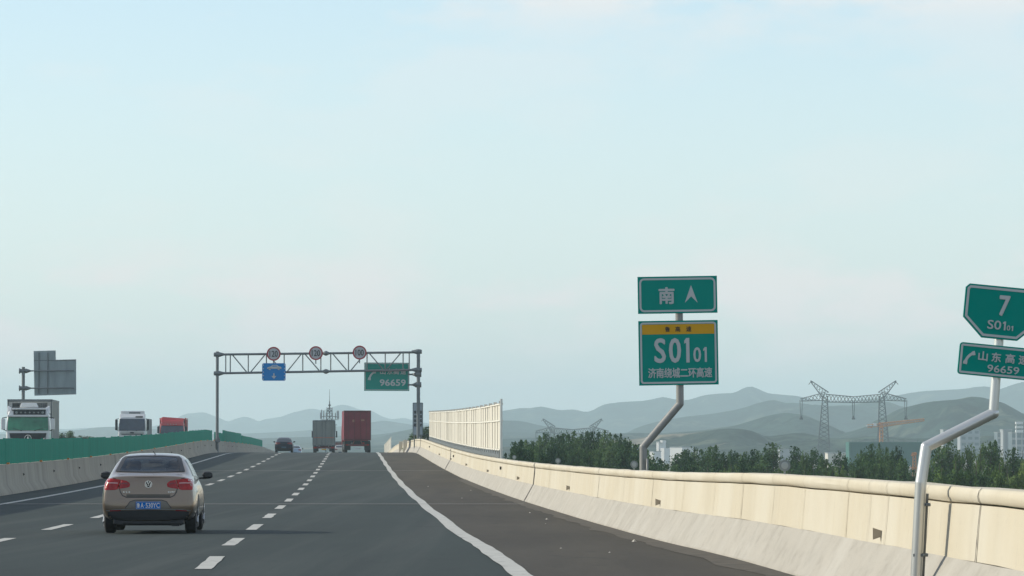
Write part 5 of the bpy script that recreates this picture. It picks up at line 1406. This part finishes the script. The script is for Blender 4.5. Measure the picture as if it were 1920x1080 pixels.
# tower crane
DK = 1450.0
t = thing('tower_crane', at(1652, 820, DK), 'orange tower crane with long level jib behind the large pylon', 'crane'); t.location.z = 0
k_ = lambda px, py: at(px, py, DK)
m = MB(); beam(m, Vector((k_(1652, 0).x, DK, 0)), k_(1652, 792), 1.0, .13, 14, Vector((0, 1, 0))); m.build('mast', M_crane, t)
m = MB(); beam(m, k_(1650, 797), k_(1733, 787), (1.35, .7), .11, 26, Vector((0, 1, 0))); m.build('jib', M_crane, t)
m = MB(); beam(m, k_(1652, 797), k_(1626, 799), .9, .10, 6, Vector((0, 1, 0))); m.build('counter_jib', M_crane, t)
m = MB(); m.box(tuple(k_(1637, 799) + Vector((0, -.6, 0))), tuple(k_(1643, 793.5) + Vector((0, .8, 0)))); m.box(tuple(k_(1630, 799) + Vector((0, -.5, 0))), tuple(k_(1634, 796) + Vector((0, .6, 0)))); m.box(tuple(k_(1624, 799.5) + Vector((0, -.5, 0))), tuple(k_(1628, 797) + Vector((0, .6, 0)))); m.build('counterweight', M_bwhite, t)
m = MB(); m.box(tuple(k_(1649, 803) + Vector((0, -.9, 0))), tuple(k_(1654.5, 797.5) + Vector((0, .9, 0)))); m.build('operator_cab', M_crane, t)
m = MB(); m.prism([k_(1632, 799), k_(1636, 799), k_(1634, 803.5)], (0, .8, 0)); m.build('winch', M_crane, t)
# small crane head and its white block
DK = 900.0
t = thing('small_crane', at(1714, 820, DK), 'small rust-orange lattice crane head beside a white block left of the leaning post', 'crane'); t.location.z = 0
m = MB(); beam(m, Vector((k_(1714, 0).x, DK, 0)), k_(1714, 851), (.85, .55), .06, 10, Vector((0, 1, 0))); m.tube(k_(1708, 854), k_(1719, 851), .14); m.tube(k_(1709, 850), k_(1718, 849), .12); m.build('mast', M_crane, t)
m = MB(); beam(m, k_(1704, 878), k_(1728, 877), .35, .05, 8, Vector((0, 1, 0))); m.build('jib', M_crane, t)
m = MB(); m.box(tuple(k_(1703.5, 889) + Vector((0, -.2, 0))), tuple(k_(1707, 879) + Vector((0, .2, 0)))); m.box(tuple(k_(1702, 879) + Vector((0, -.2, 0))), tuple(k_(1708, 877) + Vector((0, .2, 0)))); m.box(tuple(k_(1704.5, 877) + Vector((0, -.15, 0))), tuple(k_(1706.5, 872) + Vector((0, .15, 0)))); m.build('white_cabin', M_bwhite, t)

for o in list(scene.objects):
    if o.parent is None and o.get('category') in ('building', 'chimney') and any(c.type == 'MESH' and c.data.materials[0] is M_bwhite and c.name.startswith('wall') for c in o.children):
        o.rotation_euler = (0, 0, -.62)

# ------------------------------------------------------------------ haze
hz = MB(); hz.box((-8500, -230, -4), (8500, 12600, 150)); ho = hz.build('haze', mat('tmp_haze', (1, 1, 1)))
hm = bpy.data.materials.new('haze_air'); hm.use_nodes = True; hn = hm.node_tree.nodes; hn.clear()
pv = hn.new('ShaderNodeVolumePrincipled'); ou = hn.new('ShaderNodeOutputMaterial'); hm.node_tree.links.new(pv.outputs[0], ou.inputs['Volume'])
pv.inputs['Color'].default_value = (0.76, 0.955, 1.0, 1); pv.inputs['Density'].default_value = 1.65e-4; pv.inputs['Anisotropy'].default_value = 0.0
ho.data.materials.clear(); ho.data.materials.append(hm); tag(ho, 'pale blue haze lying over the whole plain', None, kind='stuff')
